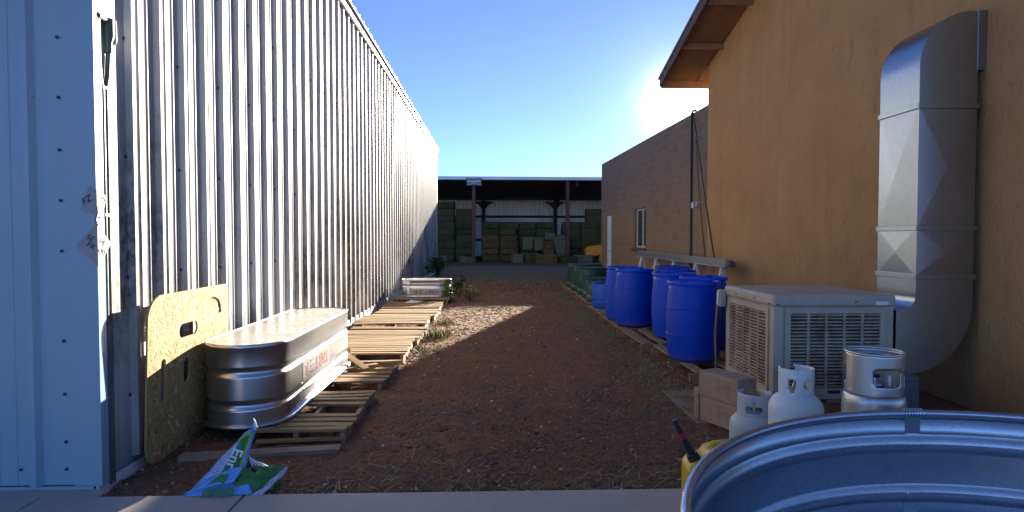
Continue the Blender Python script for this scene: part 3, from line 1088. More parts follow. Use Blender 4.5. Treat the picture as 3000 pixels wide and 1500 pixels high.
def block_building():
    y0, y1 = 11.75, 23.35
    b = thing('block_building', 'grey brown concrete block building beyond the stucco one, with a door and window', 'building', (XB, y0, 0))
    W = (16.62 - y0, 18.02 - y0, 1.20, 2.32)
    D = (21.40 - y0, 22.28 - y0, 0.0, 2.26)
    L = y1 - y0

    def zt(y):
        return 4.07 + 0.20 * y / L
    m = MB()
    wall_with_holes(m, 0.0, [0.0, W[0], W[1], D[0], D[1], L], [0.0, 1.20, 2.26, 2.32, 4.1], [W, D], 'block', zt)
    dp = 0.16
    # jambs, lintel and sill returns
    for (a, c, lo, hi) in (W, D):
        m.add([(0, a, lo), (dp, a, lo), (dp, a, hi), (0, a, hi)], [(0, 1, 2, 3)], 'block')
        m.add([(0, c, lo), (dp, c, lo), (dp, c, hi), (0, c, hi)], [(0, 3, 2, 1)], 'block')
        m.add([(0, a, hi), (dp, a, hi), (dp, c, hi), (0, c, hi)], [(0, 1, 2, 3)], 'block')
        if lo > 0:
            m.add([(0, a, lo), (dp, a, lo), (dp, c, lo), (0, c, lo)], [(0, 3, 2, 1)], 'block')
    # far end, top and back
    m.add([(0, L, 0), (8, L, 0), (8, L, zt(L)), (0, L, zt(L))], [(0, 1, 2, 3)], 'block')
    m.add([(0, 0, zt(0)), (0, L, zt(L)), (0.2, L, zt(L)), (0.2, 0, zt(0))], [(0, 1, 2, 3)], 'block')
    m.add([(0.2, 0, zt(0)), (0.2, L, zt(L)), (0.2, L, 3.9), (0.2, 0, 3.7)], [(0, 1, 2, 3)], 'block')
    m.add([(8, 0, 0), (8, L, 0), (8, L, 4.2), (8, 0, 4.2)], [(0, 1, 2, 3)], 'block')
    m.add([(0.2, 0, 3.7), (8, 0, 3.7), (8, L, 3.9), (0.2, L, 3.9)], [(0, 1, 2, 3)], 'block')
    m.build('wall', b, fix=False)
    m = MB()
    m.box((0.012, D[0] + 0.003, 0.01), (0.06, D[1] - 0.05, D[3] - 0.003), 'door_white')
    d = m.build('door', b, bevel=0.004)
    m = MB()
    m.tube([(0.012, D[0] + 0.10, 1.02), (-0.05, D[0] + 0.10, 1.02)], [0.012, 0.03], 'galv_rim', 10)
    m.build('handle', d)
    m = MB()
    y_, z_ = (W[0], W[1]), (W[2], W[3])
    x_ = 0.09
    m.box((x_, y_[0], z_[0]), (x_ + 0.05, y_[0] + 0.045, z_[1]), 'frame_white')
    m.box((x_, y_[1] - 0.045, z_[0]), (x_ + 0.05, y_[1], z_[1]), 'frame_white')
    m.box((x_, y_[0] + 0.046, z_[1] - 0.045), (x_ + 0.05, y_[1] - 0.046, z_[1]), 'frame_white')
    m.box((x_, y_[0] + 0.046, z_[0]), (x_ + 0.05, y_[1] - 0.046, z_[0] + 0.045), 'frame_white')
    m.box((x_ - 0.006, (y_[0] + y_[1]) / 2 - 0.025, z_[0] + 0.046), (x_ + 0.044, (y_[0] + y_[1]) / 2 + 0.025, z_[1] - 0.046), 'frame_white')
    w = m.build('window', b, bevel=0.003)
    m = MB()
    m.box((x_ + 0.02, y_[0] + 0.04, z_[0] + 0.04), (x_ + 0.028, y_[1] - 0.04, z_[1] - 0.04), 'glass')
    m.build('pane', w)
    m = MB()
    m.box((-0.07, y_[0] - 0.08, z_[0] - 0.10), (0.085, y_[1] + 0.08, z_[0] - 0.002), 'brown_sill')
    m.build('sill', w, bevel=0.008)

    c = tag(MB().tube([(0, 0, 0.2), (0, 0, 4.07), (0.03, 0, 4.13), (0.1, 0, 4.14)], 0.024, 'black', 10).build('drain_pipe', loc=(XB - 0.035, 12.75, 0)),
            'thin dark vertical pipe on the block wall near the stucco corner', 'pipe')
    c = tag(MB().tube([(0, 1.35, 4.05), (0.0, 1.0, 3.2), (0, 0.55, 2.1), (0, 0.28, 1.5), (0, 0.05, 1.0)], 0.011, 'black', 8).build('cable', loc=(XB - 0.065, 11.20, 0)),
            'slack dark cable slanting down the block wall across the stucco corner', 'cable')
    c = tag(MB().tube([(0, 0.9, 3.5), (0.0, 0.75, 2.6), (0, 0.55, 1.9), (0, 0.30, 1.05)], 0.008, 'black', 8).build('cable', loc=(XB - 0.02, 11.6, 0)),
            'thinner, nearly upright cable between the dark pipe and the stucco corner', 'cable')
    t = thing('wall_lamp', 'small pale lamp fixed to the block wall between pipe and cable', 'lamp', (XB, 12.48, 2.17))
    MB().box((-0.03, -0.05, -0.05), (-0.001, 0.05, 0.05), 'frame_white').build('base', t, bevel=0.008)
    MB().lathe([(0.0, 0.075), (0.03, 0.07), (0.045, 0.02), (0.04, -0.05), (0.0, -0.06)], 'frame_white', 14, (-0.075, 0, -0.02)).build('shade', t)


# ------------------------------------------------------------------ hay shed at the end
YS = 36.2


def hay_shed():
    b = thing('hay_shed', 'open fronted hay shed with dark red posts at the end of the alley', 'shed', (0, YS, 0))
    x0, x1 = -14.0, 19.0
    dpt = 13.0
    m = MB()
    m.add([(x0, -0.35, 4.86), (x1, -0.35, 4.80), (x1, dpt, 4.44), (x0, dpt, 4.46)], [(0, 3, 2, 1)], 'shed_under')
    m.add([(x0, -0.35, 5.00), (x1, -0.35, 4.94), (x1, dpt, 4.60), (x0, dpt, 4.60)], [(0, 1, 2, 3)], 'roof_dark')
    x = x0
    rf = m.build('roof', b, fix=False)
    m = MB()
    m.prism([(x0, 4.86), (x1, 4.79), (x1, 4.97), (x0, 5.06)], 'y', -0.47, -0.351, 'shed_fascia')
    m.build('gutter', rf, bevel=0.015)
    for px_ in (-12.3, -6.65, -1.0, 4.52, 10.1, 15.6):
        m = MB()
        m.box((px_ - 0.10, -0.1, 0), (px_ + 0.10, 0.1, 4.84), 'shed_red')
        m.build('post', b, bevel=0.01)
    # rafters under the roof
    for px_ in (-12.0, -6.2, -0.57, 5.12, 10.8, 16.4):
        m = MB()
        m.bar((px_, 0.1, 4.66), (px_, dpt - 0.1, 4.28), 0.12, 0.3, 'shed_dark')
        m.build('rafter', b)
        m = MB()
        m.box((px_ - 0.13, dpt - 0.45, 0), (px_ + 0.13, dpt - 0.2, 4.35), 'shed_dark')
        m.prism([(px_ - 0.9, 4.30), (px_ + 0.9, 4.30), (px_ + 0.45, 4.12), (px_ + 0.13, 3.75), (px_ - 0.13, 3.75), (px_ - 0.45, 4.12)], 'y', dpt - 0.44, dpt - 0.22, 'shed_dark')
        m.build('back_post', b)
    m = MB()
    prof = []
    x = x0
    while x < x1:
        prof += [(x, 0.0), (x + 0.20, 0.0), (x + 0.24, -0.09), (x + 0.29, -0.09), (x + 0.33, 0.0)]
        x += 0.36
    n = len(prof)
    vs = [(p, dpt + h, z) for z in (0.0, 4.46) for (p, h) in prof]
    m.add(vs, [(i, i + 1, n + i + 1, n + i) for i in range(n - 1)], 'shed_wall')
    m.build('back_wall', b, fix=False)
    for z in (1.3, 3.14):
        m = MB()
        m.box((x0, dpt - 0.19, z - 0.09), (x1, dpt - 0.07, z + 0.09), 'shed_dark')
        m.build('girt', b)
    for xx in (x0, x1):
        m = MB()
        m.box((xx - 0.05, 0, 0), (xx + 0.05, dpt, 4.4), 'shed_wall')
        m.build('end_wall', b)

    s = thing('shed_sign', 'small navy sign with pale lettering bands hung under the shed gutter', 'sign', (-0.975, YS - 0.52, 4.72))
    MB().box((-0.44, -0.02, -0.25), (0.44, 0.02, 0.21), 'sign_navy').build('board', s, bevel=0.01)
    m = MB()
    # arched top line, a broad middle line and a dipped lower line, all illegible strokes in the photo
    for k in range(11):
        u = -0.34 + k * 0.068
        m.box((u - 0.026, -0.026, 0.10 + 0.03 * (1 - (u / 0.36) ** 2)), (u + 0.026, -0.0215, 0.145 + 0.03 * (1 - (u / 0.36) ** 2)), 'sign_pale')
    for k in range(9):
        u = -0.36 + k * 0.09
        m.box((u - 0.036, -0.026, -0.055), (u + 0.036, -0.0215, 0.055), 'sign_pale')
    for k in range(13):
        u = -0.36 + k * 0.06
        m.box((u - 0.022, -0.026, -0.185 + 0.02 * (1 - (u / 0.36) ** 2)), (u + 0.022, -0.0215, -0.135 + 0.02 * (1 - (u / 0.36) ** 2)), 'sign_pale')
    m.build('print', s)


def bale_mesh(name, sx, sy, sz, mat, seed):
    r = random.Random(seed)
    bm = bmesh.new()
    bmesh.ops.create_cube(bm, size=1.0)
    bmesh.ops.subdivide_edges(bm, edges=bm.edges, cuts=5, use_grid_fill=True)
    for v in bm.verts:
        c = v.co
        # round the edges, pull in at two strings, roughen
        k = 1.0
        e = sum(1 for q in c if abs(q) > 0.49)
        if e >= 2:
            k = 0.975
        if abs(abs(c.x) - 0.17) < 0.03:
            k *= 0.975
        c.x *= sx * k + r.uniform(-0.05, 0.035)
        c.y *= sy * k + r.uniform(-0.09, 0.05)
        c.z = c.z * sz * (k if c.z > 0 else 1.0) + (r.uniform(-0.015, 0.015) if abs(c.z) < 0.49 else 0)
    for f in bm.faces:
        f.smooth = True
    me = bpy.data.meshes.new(name)
    bm.to_mesh(me)
    bm.free()
    me.materials.append(M[mat])
    return me


def bales():
    r = random.Random(11)
    BW, BD, BH = 1.10, 0.58, 0.415
    meshes = {k: [bale_mesh('hay_bale', BW, BD, BH, k, s) for s in (1, 2, 3)] for k in ('hay', 'hay_brown', 'hay_pale')}
    ends = {k: [bale_mesh('hay_bale', BD, BW, BH, k, s) for s in (4, 5)] for k in ('hay', 'hay_brown', 'hay_pale')}

    def put(x, y, z, label, group, mat='hay', end=False, rot=(0, 0, 0)):
        me = (ends if end else meshes)[mat][r.randrange(2)]
        o = bpy.data.objects.new('hay_bale', me)
        COL.objects.link(o)
        o.location = (x, y, z + BH / 2)
        o.rotation_euler = rot
        return tag(o, label, 'hay bale', group)

    def stack(x0, n, rows, y, label, group, brown=None, skip=()):
        for row in range(rows):
            for c in range(n):
                if (row, c) in skip:
                    continue
                mat = 'hay'
                if brown and brown(row, c):
                    mat = 'hay_brown'
                if row % 3 == 2:           # a row laid end-on
                    for h in (0, 1):
                        put(x0 + c * BW + BD * 0.5 + h * (BW - BD) + r.uniform(-.02, .02), y + BW * 0.5 - 0.05 + r.uniform(-.05, .05), row * BH * 0.99, label, group, mat, True, (0, 0, r.uniform(-.04, .04)))
                else:
                    for dpt in (0, 1):
                        if dpt == 1 and 0 < c < n - 1 and row < rows - 1:
                            continue
                        put(x0 + (c + 0.5) * BW + r.uniform(-.05, .05), y + BD * (0.5 + dpt) + r.uniform(-.10, .10), row * BH * 0.985, label, group, mat, False, (r.uniform(-.03, .03), r.uniform(-.02, .02), r.uniform(-.06, .06)))
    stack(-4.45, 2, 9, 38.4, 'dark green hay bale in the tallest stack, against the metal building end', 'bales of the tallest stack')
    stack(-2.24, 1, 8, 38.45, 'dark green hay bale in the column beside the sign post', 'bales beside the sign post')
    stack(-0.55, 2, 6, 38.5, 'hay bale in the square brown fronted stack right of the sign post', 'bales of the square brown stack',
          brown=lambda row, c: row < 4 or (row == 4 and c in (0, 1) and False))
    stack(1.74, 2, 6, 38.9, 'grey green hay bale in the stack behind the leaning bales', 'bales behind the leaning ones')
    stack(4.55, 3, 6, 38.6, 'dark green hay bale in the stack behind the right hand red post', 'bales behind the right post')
    stack(5.9, 2, 2, 38.6, 'x', 'x') if False else None
    for row in range(2):
        for c in range(2):
            put(6.0 + BW * (c + 0.5), 38.9, (6 + row) * BH * 0.99, 'dark hay bale of the small top pile, highest on the right', 'bales of the small top pile')
    # standing and leaning bales in front of the third stack
    V = 0.5 * BW - BH / 2
    put(2.28, 37.9, V + 0.55, 'pale hay bale standing on end, left of the pair above the heap', None, 'hay_pale', False, (0, R(90), 0)).scale = (0.75, 1.0, 1.55)
    put(2.98, 37.95, V + 0.52, 'pale hay bale standing on end, right of the pair above the heap', None, 'hay_pale', False, (0, R(86), 0)).scale = (0.75, 1.0, 1.5)
    put(4.25, 37.6, 0.80, 'big pale bale tipped over to the right against the red post', None, 'hay_pale', True, (R(8), R(-14), 0)).scale = (1.25, 0.8, 3.0)
    put(3.62, 37.8, 1.35, 'pale hay bale perched on top beside the tipped bale', None, 'hay_pale', False, (0, R(6), 0)).scale = (0.6, 1, 1.1)
    put(3.58, 37.7, 0.80, 'brown bale wedged under the perched one beside the tipped bale', None, 'hay_brown', False, (0, R(-3), 0)).scale = (0.6, 1, 1.3)
    put(3.55, 37.6, 0.30, 'brown bale low beside the foot of the tipped bale', None, 'hay_brown', False, (0, 0, 0)).scale = (0.65, 1, 1.2)
    put(2.35, 37.4, 0.12, 'grey green bale lying under the standing pair', None, 'hay', False, (0, 0, R(4))).scale = (1.0, 1, 1.2)
    put(1.55, 35.9, 0.0, 'squat grey green bale alone in front of the gap between stacks', None, 'hay_pale', True, (0, 0, R(12))).scale = (1.0, .7, 1.5)
    put(3.20, 35.3, 0.0, 'large broken bale lying foremost in front of the shed', None, 'hay_brown', False, (0, 0, R(-10))).scale = (1.15, 1, 1.6)
    put(2.35, 35.9, 0.0, 'brown bale lying left of the foremost broken bale', None, 'hay_brown', False, (0, 0, R(16))).scale = (0.7, 1, 1.1)
    put(4.45, 35.6, 0.0, 'low grey green bale lying right of the foremost broken bale', None, 'hay', False, (0, 0, R(-6)))
    put(5.45, 36.2, 0.0, 'grey green bale lying on the ground under the orange loader arm', None, 'hay_pale', False, (0, 0, R(5))).scale = (1, 1, 1.2)
    put(-3.15, 36.4, 0.0, 'pale bale lying on the ground at the foot of the tallest stack', None, 'hay_pale', False, (0, 0, R(8)))
    put(-1.35, 36.2, -0.05, 'broken tuft of a bale on the ground by the sign post', None, 'hay_pale', False, (R(8), R(10), R(30))).scale = (0.8, 0.9, 0.9)

    # orange loader arm seen past the block building
    t = thing('loader', 'orange loader arm poking out past the far corner of the block building', 'loader', (6.3, 36.6, 0))
    m = MB()
    pr = [(-0.62, 0.42), (-0.70, 0.62), (-0.66, 0.86), (-0.52, 0.97), (0.9, 1.12), (0.9, 0.52), (0.1, 0.42), (-0.3, 0.36)]
    m.prism(pr, 'y', -0.3, 0.3, 'orange_straw')
    m.build('boom', t, bevel=0.09, seg=3)
    m = MB()
    m.prism([(0.18, 0.0), (0.95, 0.0), (0.95, 0.5), (0.18, 0.45)], 'y', -0.22, 0.22, 'orange_straw')
    m.build('mast', t, bevel=0.05)


# ------------------------------------------------------------------ pallets
def make_pallet(name, label, cat, loc, lx, ly, boards_along, n, mat, h=0.14, rotz=0.0, group=None, missing=(), bw=None, seed=0, tilt=(0, 0), jit=0.006):
    """origin at the centre on the ground"""
    r = random.Random(seed)
    t = thing(name, label, cat, loc, rotz, group)
    t.rotation_euler = (tilt[0], tilt[1], rotz)
    bt = 0.019
    run, span = (lx, ly) if boards_along == 'x' else (ly, lx)

    def P(a, b, z):      # a along the boards, b across
        return (a, b, z) if boards_along == 'x' else (b, a, z)
    pitch = span / n
    w = bw or pitch * 0.68
    m = MB()
    for k in range(n):
        if k in missing:
            continue
        c = -span / 2 + pitch * (k + 0.5)
        ww = w * r.uniform(0.78, 1.18) / 2
        c += r.uniform(-0.09, 0.09) * pitch
        a0, a1 = -run / 2 + r.uniform(-.015, .01), run / 2 + r.uniform(-.01, .02)
        sk = r.uniform(-jit, jit) * 2
        zz = h + r.uniform(-0.002, 0.003)
        segs = 6
        vs, fs = [], []
        bow = r.uniform(-0.006, 0.008)
        for q in range(segs + 1):
            f = q / segs
            a = a0 + (a1 - a0) * f
            cc = c + sk * (f - 0.5) * 2
            zb = zz + bow * (4 * (f - 0.5) ** 2)
            for (s, dz) in ((-1, -bt), (1, -bt), (1, 0), (-1, 0)):
                vs.append(P(a, cc + s * ww, zb + dz))
        for q in range(segs):
            for s in range(4):
                i, j = q * 4 + s, q * 4 + (s + 1) % 4
                fs.append((i, j, j + 4, i + 4))
        fs += [(0, 1, 2, 3), tuple(segs * 4 + q for q in (3, 2, 1, 0))]
        m.add(vs, fs, mat)
    m.build('deck', t)
    for c in (-0.47, 0.0, 0.47):
        m = MB()
        a = run * c
        s = span / 2 - 0.01
        z0, z1 = bt + 0.003, h - bt - 0.004
        # notched stringer
        pr = [(-s, z0), (-s * 0.62, z0), (-s * 0.58, z0 + 0.035), (-s * 0.30, z0 + 0.035), (-s * 0.26, z0), (s * 0.26, z0), (s * 0.30, z0 + 0.035), (s * 0.58, z0 + 0.035), (s * 0.62, z0), (s, z0), (s, z1), (-s, z1)]
        if boards_along == 'x':
            m.prism(pr, 'x', a - 0.018, a + 0.018, 'pallet_y')
        else:
            m.prism(pr, 'y', a - 0.018, a + 0.018, 'pallet_x')
        m.build('stringer', t)
    m = MB()
    for c in (-0.44, -0.15, 0.15, 0.44):
        cc = span * c
        a0, a1 = -run / 2, run / 2
        lo, hi = P(a0, cc - 0.045, 0.001), P(a1, cc + 0.045, bt)
        m.box((min(lo[0], hi[0]), min(lo[1], hi[1]), 0.001), (max(lo[0], hi[0]), max(lo[1], hi[1]), bt), mat)
    m.build('base_boards', t)
    return t


def pallets():
    gl = 'pallets along the metal wall'
    A = [
        ('wooden pallet under the near oval stock tank', -1.40, 4.98, 0.70, 1.18, 10, (4, 5), 0.115, 0.01, 1),
        ('broken low pallet with splintered boards past the near stock tank', -1.57, 6.42, 1.10, 1.05, 9, (4, 6, 7), 0.11, -0.03, 2),
        ('sunlit wooden pallet right after the broken one', -1.60, 7.70, 1.16, 1.10, 9, (), 0.150, 0.028, 3),
        ('sunlit wooden pallet, second after the broken one', -1.55, 8.94, 1.16, 1.08, 10, (7,), 0.125, -0.035, 4),
        ('sunlit wooden pallet, third after the broken one', -1.60, 10.14, 1.14, 1.02, 8, (), 0.155, 0.022, 5),
        ('sunlit wooden pallet, fourth after the broken one', -1.54, 11.34, 1.14, 1.04, 9, (2,), 0.125, -0.02, 6),
        ('wooden pallet with a missing board and a white scrap on it', -1.57, 12.52, 1.14, 1.10, 10, (8,), 0.14, 0.015, 7),
        ('shaded wooden pallet under the small far stock tank', -1.52, 14.15, 1.16, 1.30, 9, (), 0.14, 0.0, 8),
        ('dark shaded pallet lying behind the small far stock tank', -1.30, 16.2, 1.3, 1.3, 8, (), 0.16, 0.05, 9),
    ]
    for lab, x, y, lx, ly, n, miss, h, rz, sd in A:
        make_pallet('wooden_pallet', lab, 'pallet', (x, y, 0), lx, ly, 'x', n, 'pallet_x', h, rz, gl, miss, seed=sd, tilt=(rng.uniform(-.004, .004), 0), jit=0.008 if sd != 2 else 0.03)
    gr = 'pallets along the block wall'
    B = [
        ('wooden pallet under the nearest blue barrel beside the cooler', 2.62, 6.92, 1.20, 1.60, 6, (1,), 21),
        ('wooden pallet under the third blue barrel with open boards showing', 2.53, 8.42, 1.20, 1.22, 6, (), 22),
        ('wooden pallet under the two tall front barrels by the halved ones', 2.50, 9.92, 1.20, 1.55, 7, (), 23),
        ('wooden pallet under the two short cut blue barrels', 2.54, 11.62, 1.20, 1.35, 7, (), 24),
        ('wooden pallet under the small green tubs', 2.56, 13.55, 1.15, 1.9, 6, (), 25),
        ('wooden pallet under the big green tubs, farthest on the right', 2.60, 16.0, 1.15, 2.6, 6, (), 26),
    ]
    for lab, x, y, lx, ly, n, miss, sd in B:
        make_pallet('wooden_pallet', lab, 'pallet', (x, y, 0), lx, ly, 'y', n, 'pallet_y', 0.13, rng.uniform(-.02, .02), gr, miss, seed=sd, bw=0.12, jit=0.01)
    # loose boards
    def plank(label, a, b, w, h, mat, z, name='loose_board', tilt=0.0):
        m = MB()
        a, b = Vector(a), Vector(b)
        c = (a + b) / 2
        ln = (b - a).length
        m.box((-ln / 2, -w / 2, -h / 2), (ln / 2, w / 2, h / 2), mat)
        o = m.build(name, bevel=0.003)
        d = (b - a).normalized()
        o.matrix_world = frame(c, d, Vector((0, 0, 1)).cross(d))
        return tag(o, label, 'board')
    plank('weathered grey plank lying on the dirt in front of the near pallet', (-2.06, 4.10, 0.03), (-1.04, 4.235, 0.03), 0.10, 0.055, 'grey_wood', 0)
    plank('narrow pale board poking out under the near pallet front', (-1.66, 4.36, 0.055), (-1.07, 4.42, 0.055), 0.05, 0.02, 'pallet_x', 0)
    plank('splintered loose board slanting over the broken pallet', (-1.60, 6.80, 0.21), (-1.30, 6.42, 0.125), 0.08, 0.018, 'pallet_x', 0)
    plank('short loose board lying crooked on the broken pallet', (-1.62, 6.32, 0.13), (-1.22, 6.62, 0.135), 0.07, 0.018, 'pallet_x', 0)
    plank('broken splint standing up at the back of the broken pallet', (-1.62, 6.85, 0.12), (-1.60, 6.90, 0.26), 0.06, 0.018, 'pallet_x', 0)
    m = MB()
    m.add([(-0.16, -0.08, 0.0), (0.10, -0.12, 0.004), (0.20, 0.06, 0.012), (-0.06, 0.12, 0.03), (-0.16, -0.08, -.003), (0.10, -0.12, .001), (0.20, 0.06, 0.009), (-0.06, 0.12, 0.027)],
          [(0, 1, 2, 3), (7, 6, 5, 4), (0, 4, 5, 1), (1, 5, 6, 2), (2, 6, 7, 3), (3, 7, 4, 0)], 'bag_white')
    tag(m.build('paper_scrap', loc=(-1.62, 12.82, 0.15)), 'crumpled white paper scrap on the pallet by the far tank', 'paper')
    plank('worn plywood sheet lying on the dirt under the concrete blocks', (1.93, 4.75, 0.02), (1.93, 5.80, 0.02), 0.60, 0.032, 'grey_wood', 0, 'plywood_sheet')


# ------------------------------------------------------------------ stock tanks
def stadium(L, r, n=28):
    """closed outline with outward normals, long axis x, centred"""
    out = []
    c = L / 2 - r
    for k in range(n + 1):
        t = -math.pi / 2 + math.pi * k / n
        out.append(((c + r * math.cos(t), r * math.sin(t)), (math.cos(t), math.sin(t))))
    q = 8
    for k in range(1, q):
        out.append(((c - 2 * c * k / q, r), (0, 1)))
    for k in range(n + 1):
        t = math.pi / 2 + math.pi * k / n
        out.append(((-c + r * math.cos(t), r * math.sin(t)), (math.cos(t), math.sin(t))))
    for k in range(1, q):
        out.append(((-c + 2 * c * k / q, -r), (0, -1)))
    return out


def groove(z, half, depth, steps=8):
    return [(-depth * math.cos(math.pi * (k / steps - 0.5)), z - half + 2 * half * k / steps) for k in range(steps + 1)]


def oval_tank(label, loc, rotz, L, r, H, grooves, side_text=True, tsize=0.15, tx=0.0, tz=0.3):
    t = thing('stock_tank', label, 'stock tank', loc, rotz, 'upturned oval stock tanks')
    ol = stadium(L, r)
    m = MB()
    prof = [(0.0, 0.0)]
    for z, hf in grooves:
        prof += [(0.0, z - hf - 0.01)] + groove(z, hf, 0.018)[0:] + [(0.0, z + hf + 0.01)]
    prof += [(0.0, H - 0.03), (0.004, H - 0.024), (0.004, H - 0.004), (0.0, H)]
    m.sweep(ol, prof, 'galv')
    m.build('body', t)
    m = MB()
    m.sweep(ol, [(0.0005, H - 0.002), (-0.004, H + 0.003), (-0.012, H - 0.006), (-0.02, H - 0.006)], 'galv_top', cap_top=True, smooth=False)
    m.build('bottom_panel', t, fix=False)
    m = MB()
    m.tube([((x + nx * 0.012), (y + ny * 0.012), 0.014) for (x, y), (nx, ny) in ol], 0.016, 'galv_rim', 10, closed=True)
    m.build('rim', t)
    if side_text:
        # printed sticker on the long (-y) side; the tank is upside down, so the print is too
        sd = -1
        w = tsize * 5.6
        m = MB()
        m.box((tx - w / 2, -r - 0.0022, tz - tsize * 0.62), (tx + w / 2, -r - 0.0012, tz + tsize * 0.62), 'sticker')
        k = m.build('sticker', t)
        mt = frame((tx, -r - 0.003, tz), (-1, 0, 0), (0, 0, -1))

        def letters(s, u, mat):
            mm = mt.copy()
            mm.translation = Vector((tx - u * tsize, -r - 0.003, tz))
            text_mesh(s, tsize * 1.0, 0.0004, mat, 'lettering', k, mm, 0, 0.004 * tsize / 0.15, 1.12)
        letters('TART', -0.95, 'text_red')
        letters('R', 2.1, 'text_red')
        # the E: three bars, the top one blue
        m2 = MB()
        ux = tx - 1.12 * tsize
        hh = tsize * 0.34
        for zz_, mat_ in ((tz - hh + 0.02 * tsize, 'text_red'), (tz, 'text_navy'), (tz + hh - 0.02 * tsize, 'text_red')):
            m2.box((ux - 0.33 * tsize, -r - 0.0036, zz_ - 0.07 * tsize), (ux + 0.33 * tsize, -r - 0.0026, zz_ + 0.07 * tsize), mat_)
        m2.build('lettering', k)
    return t


def tanks():
    # near tank: long axis along y; its local -y side faces +x
    oval_tank('large galvanised oval stock tank upturned on the near pallet, red lettering inverted', (-1.84, 5.66, 0.118), R(90), 2.44, 0.305, 0.605,
              [(0.165, 0.035), (0.405, 0.035)], True, 0.150, -0.20, 0.285)
    oval_tank('small galvanised oval stock tank upturned crosswise on the far pallet', (-1.47, 14.20, 0.145), R(-1), 1.13, 0.29, 0.40,
              [(0.255, 0.03)], True, 0.115, 0.02, 0.115)

    # big round tank in the foreground
    t = thing('round_stock_tank', 'large round galvanised stock tank standing open on the sidewalk in the foreground', 'stock tank', (2.0, 1.43, 0.04))
    Rr, H = 1.462, 0.605
    m = MB()
    pr = [(Rr, 0.012)]
    for z in (0.215, 0.455):
        pr += [(Rr, z - 0.048)] + [(Rr - 0.022 * math.sin(math.pi * k / 8), z - 0.045 + 0.09 * k / 8) for k in range(9)] + [(Rr, z + 0.048)]
    pr += [(Rr, H - 0.02)]
    m.lathe(pr, 'galv_round', 160)
    w = m.build('wall', t, solid=0.002, fix=True)
    m = MB()
    m.lathe([(Rr + 0.001, 0.0), (Rr - 0.02, 0.006), (0.0, 0.008)], 'galv_round', 96, smooth=False)
    m.build('floor', t)
    m = MB()
    m.tube([(Rr * math.cos(2 * math.pi * k / 160), Rr * math.sin(2 * math.pi * k / 160), H) for k in range(160)], 0.019, 'galv_rim', 12, closed=True)
    m.build('rim', t)
    # lapped, welded seam following the wall profile on the inside, crinkled
    a0 = R(88.2)
    m = MB()
    vs, fs = [], []
    cols = 15
    wseam = R(2.9)
    rs = random.Random(3)
    zs = [0.03 + (H - 0.03) * k / 60 for k in range(61)]

    def rad(z):
        d = 0
        for zc in (0.215, 0.455):
            if abs(z - zc) < 0.045:
                d = 0.022 * math.sin(math.pi * (z - zc + 0.045) / 0.09)
        return Rr - d
    for z in zs:
        near = max(0.2, 1 - min(abs(z - 0.215), abs(z - 0.455), abs(z - 0.60)) / 0.06)
        for c in range(cols):
            a = a0 + wseam * (c / (cols - 1) - 0.5)
            k = rad(z) - 0.0022 - (0.0 if c in (0, cols - 1) else 0.0018 * near * rs.uniform(0, 1) + 0.0004 * rs.random())
            vs.append((k * math.cos(a), k * math.sin(a), z))
    for i in range(len(zs) - 1):
        for c in range(cols - 1):
            q = i * cols + c
            fs.append((q, q + 1, q + cols + 1, q + cols))
    m.add(vs, fs, 'galv_round', False)
    # crimped wrap over the rim
    for k in range(7):
        a = a0 + wseam * (k / 6 - 0.5) * 1.1
        m.tube([((Rr + 0.021 * math.cos(b)) * math.cos(a), (Rr + 0.021 * math.cos(b)) * math.sin(a), H + 0.021 * math.sin(b)) for b in [math.pi * (0.0 + q / 8 * 1.25) for q in range(9)]],
               0.0035 + 0.0015 * rs.random(), 'galv_round', 6)
    m.build('seam', t, fix=False)


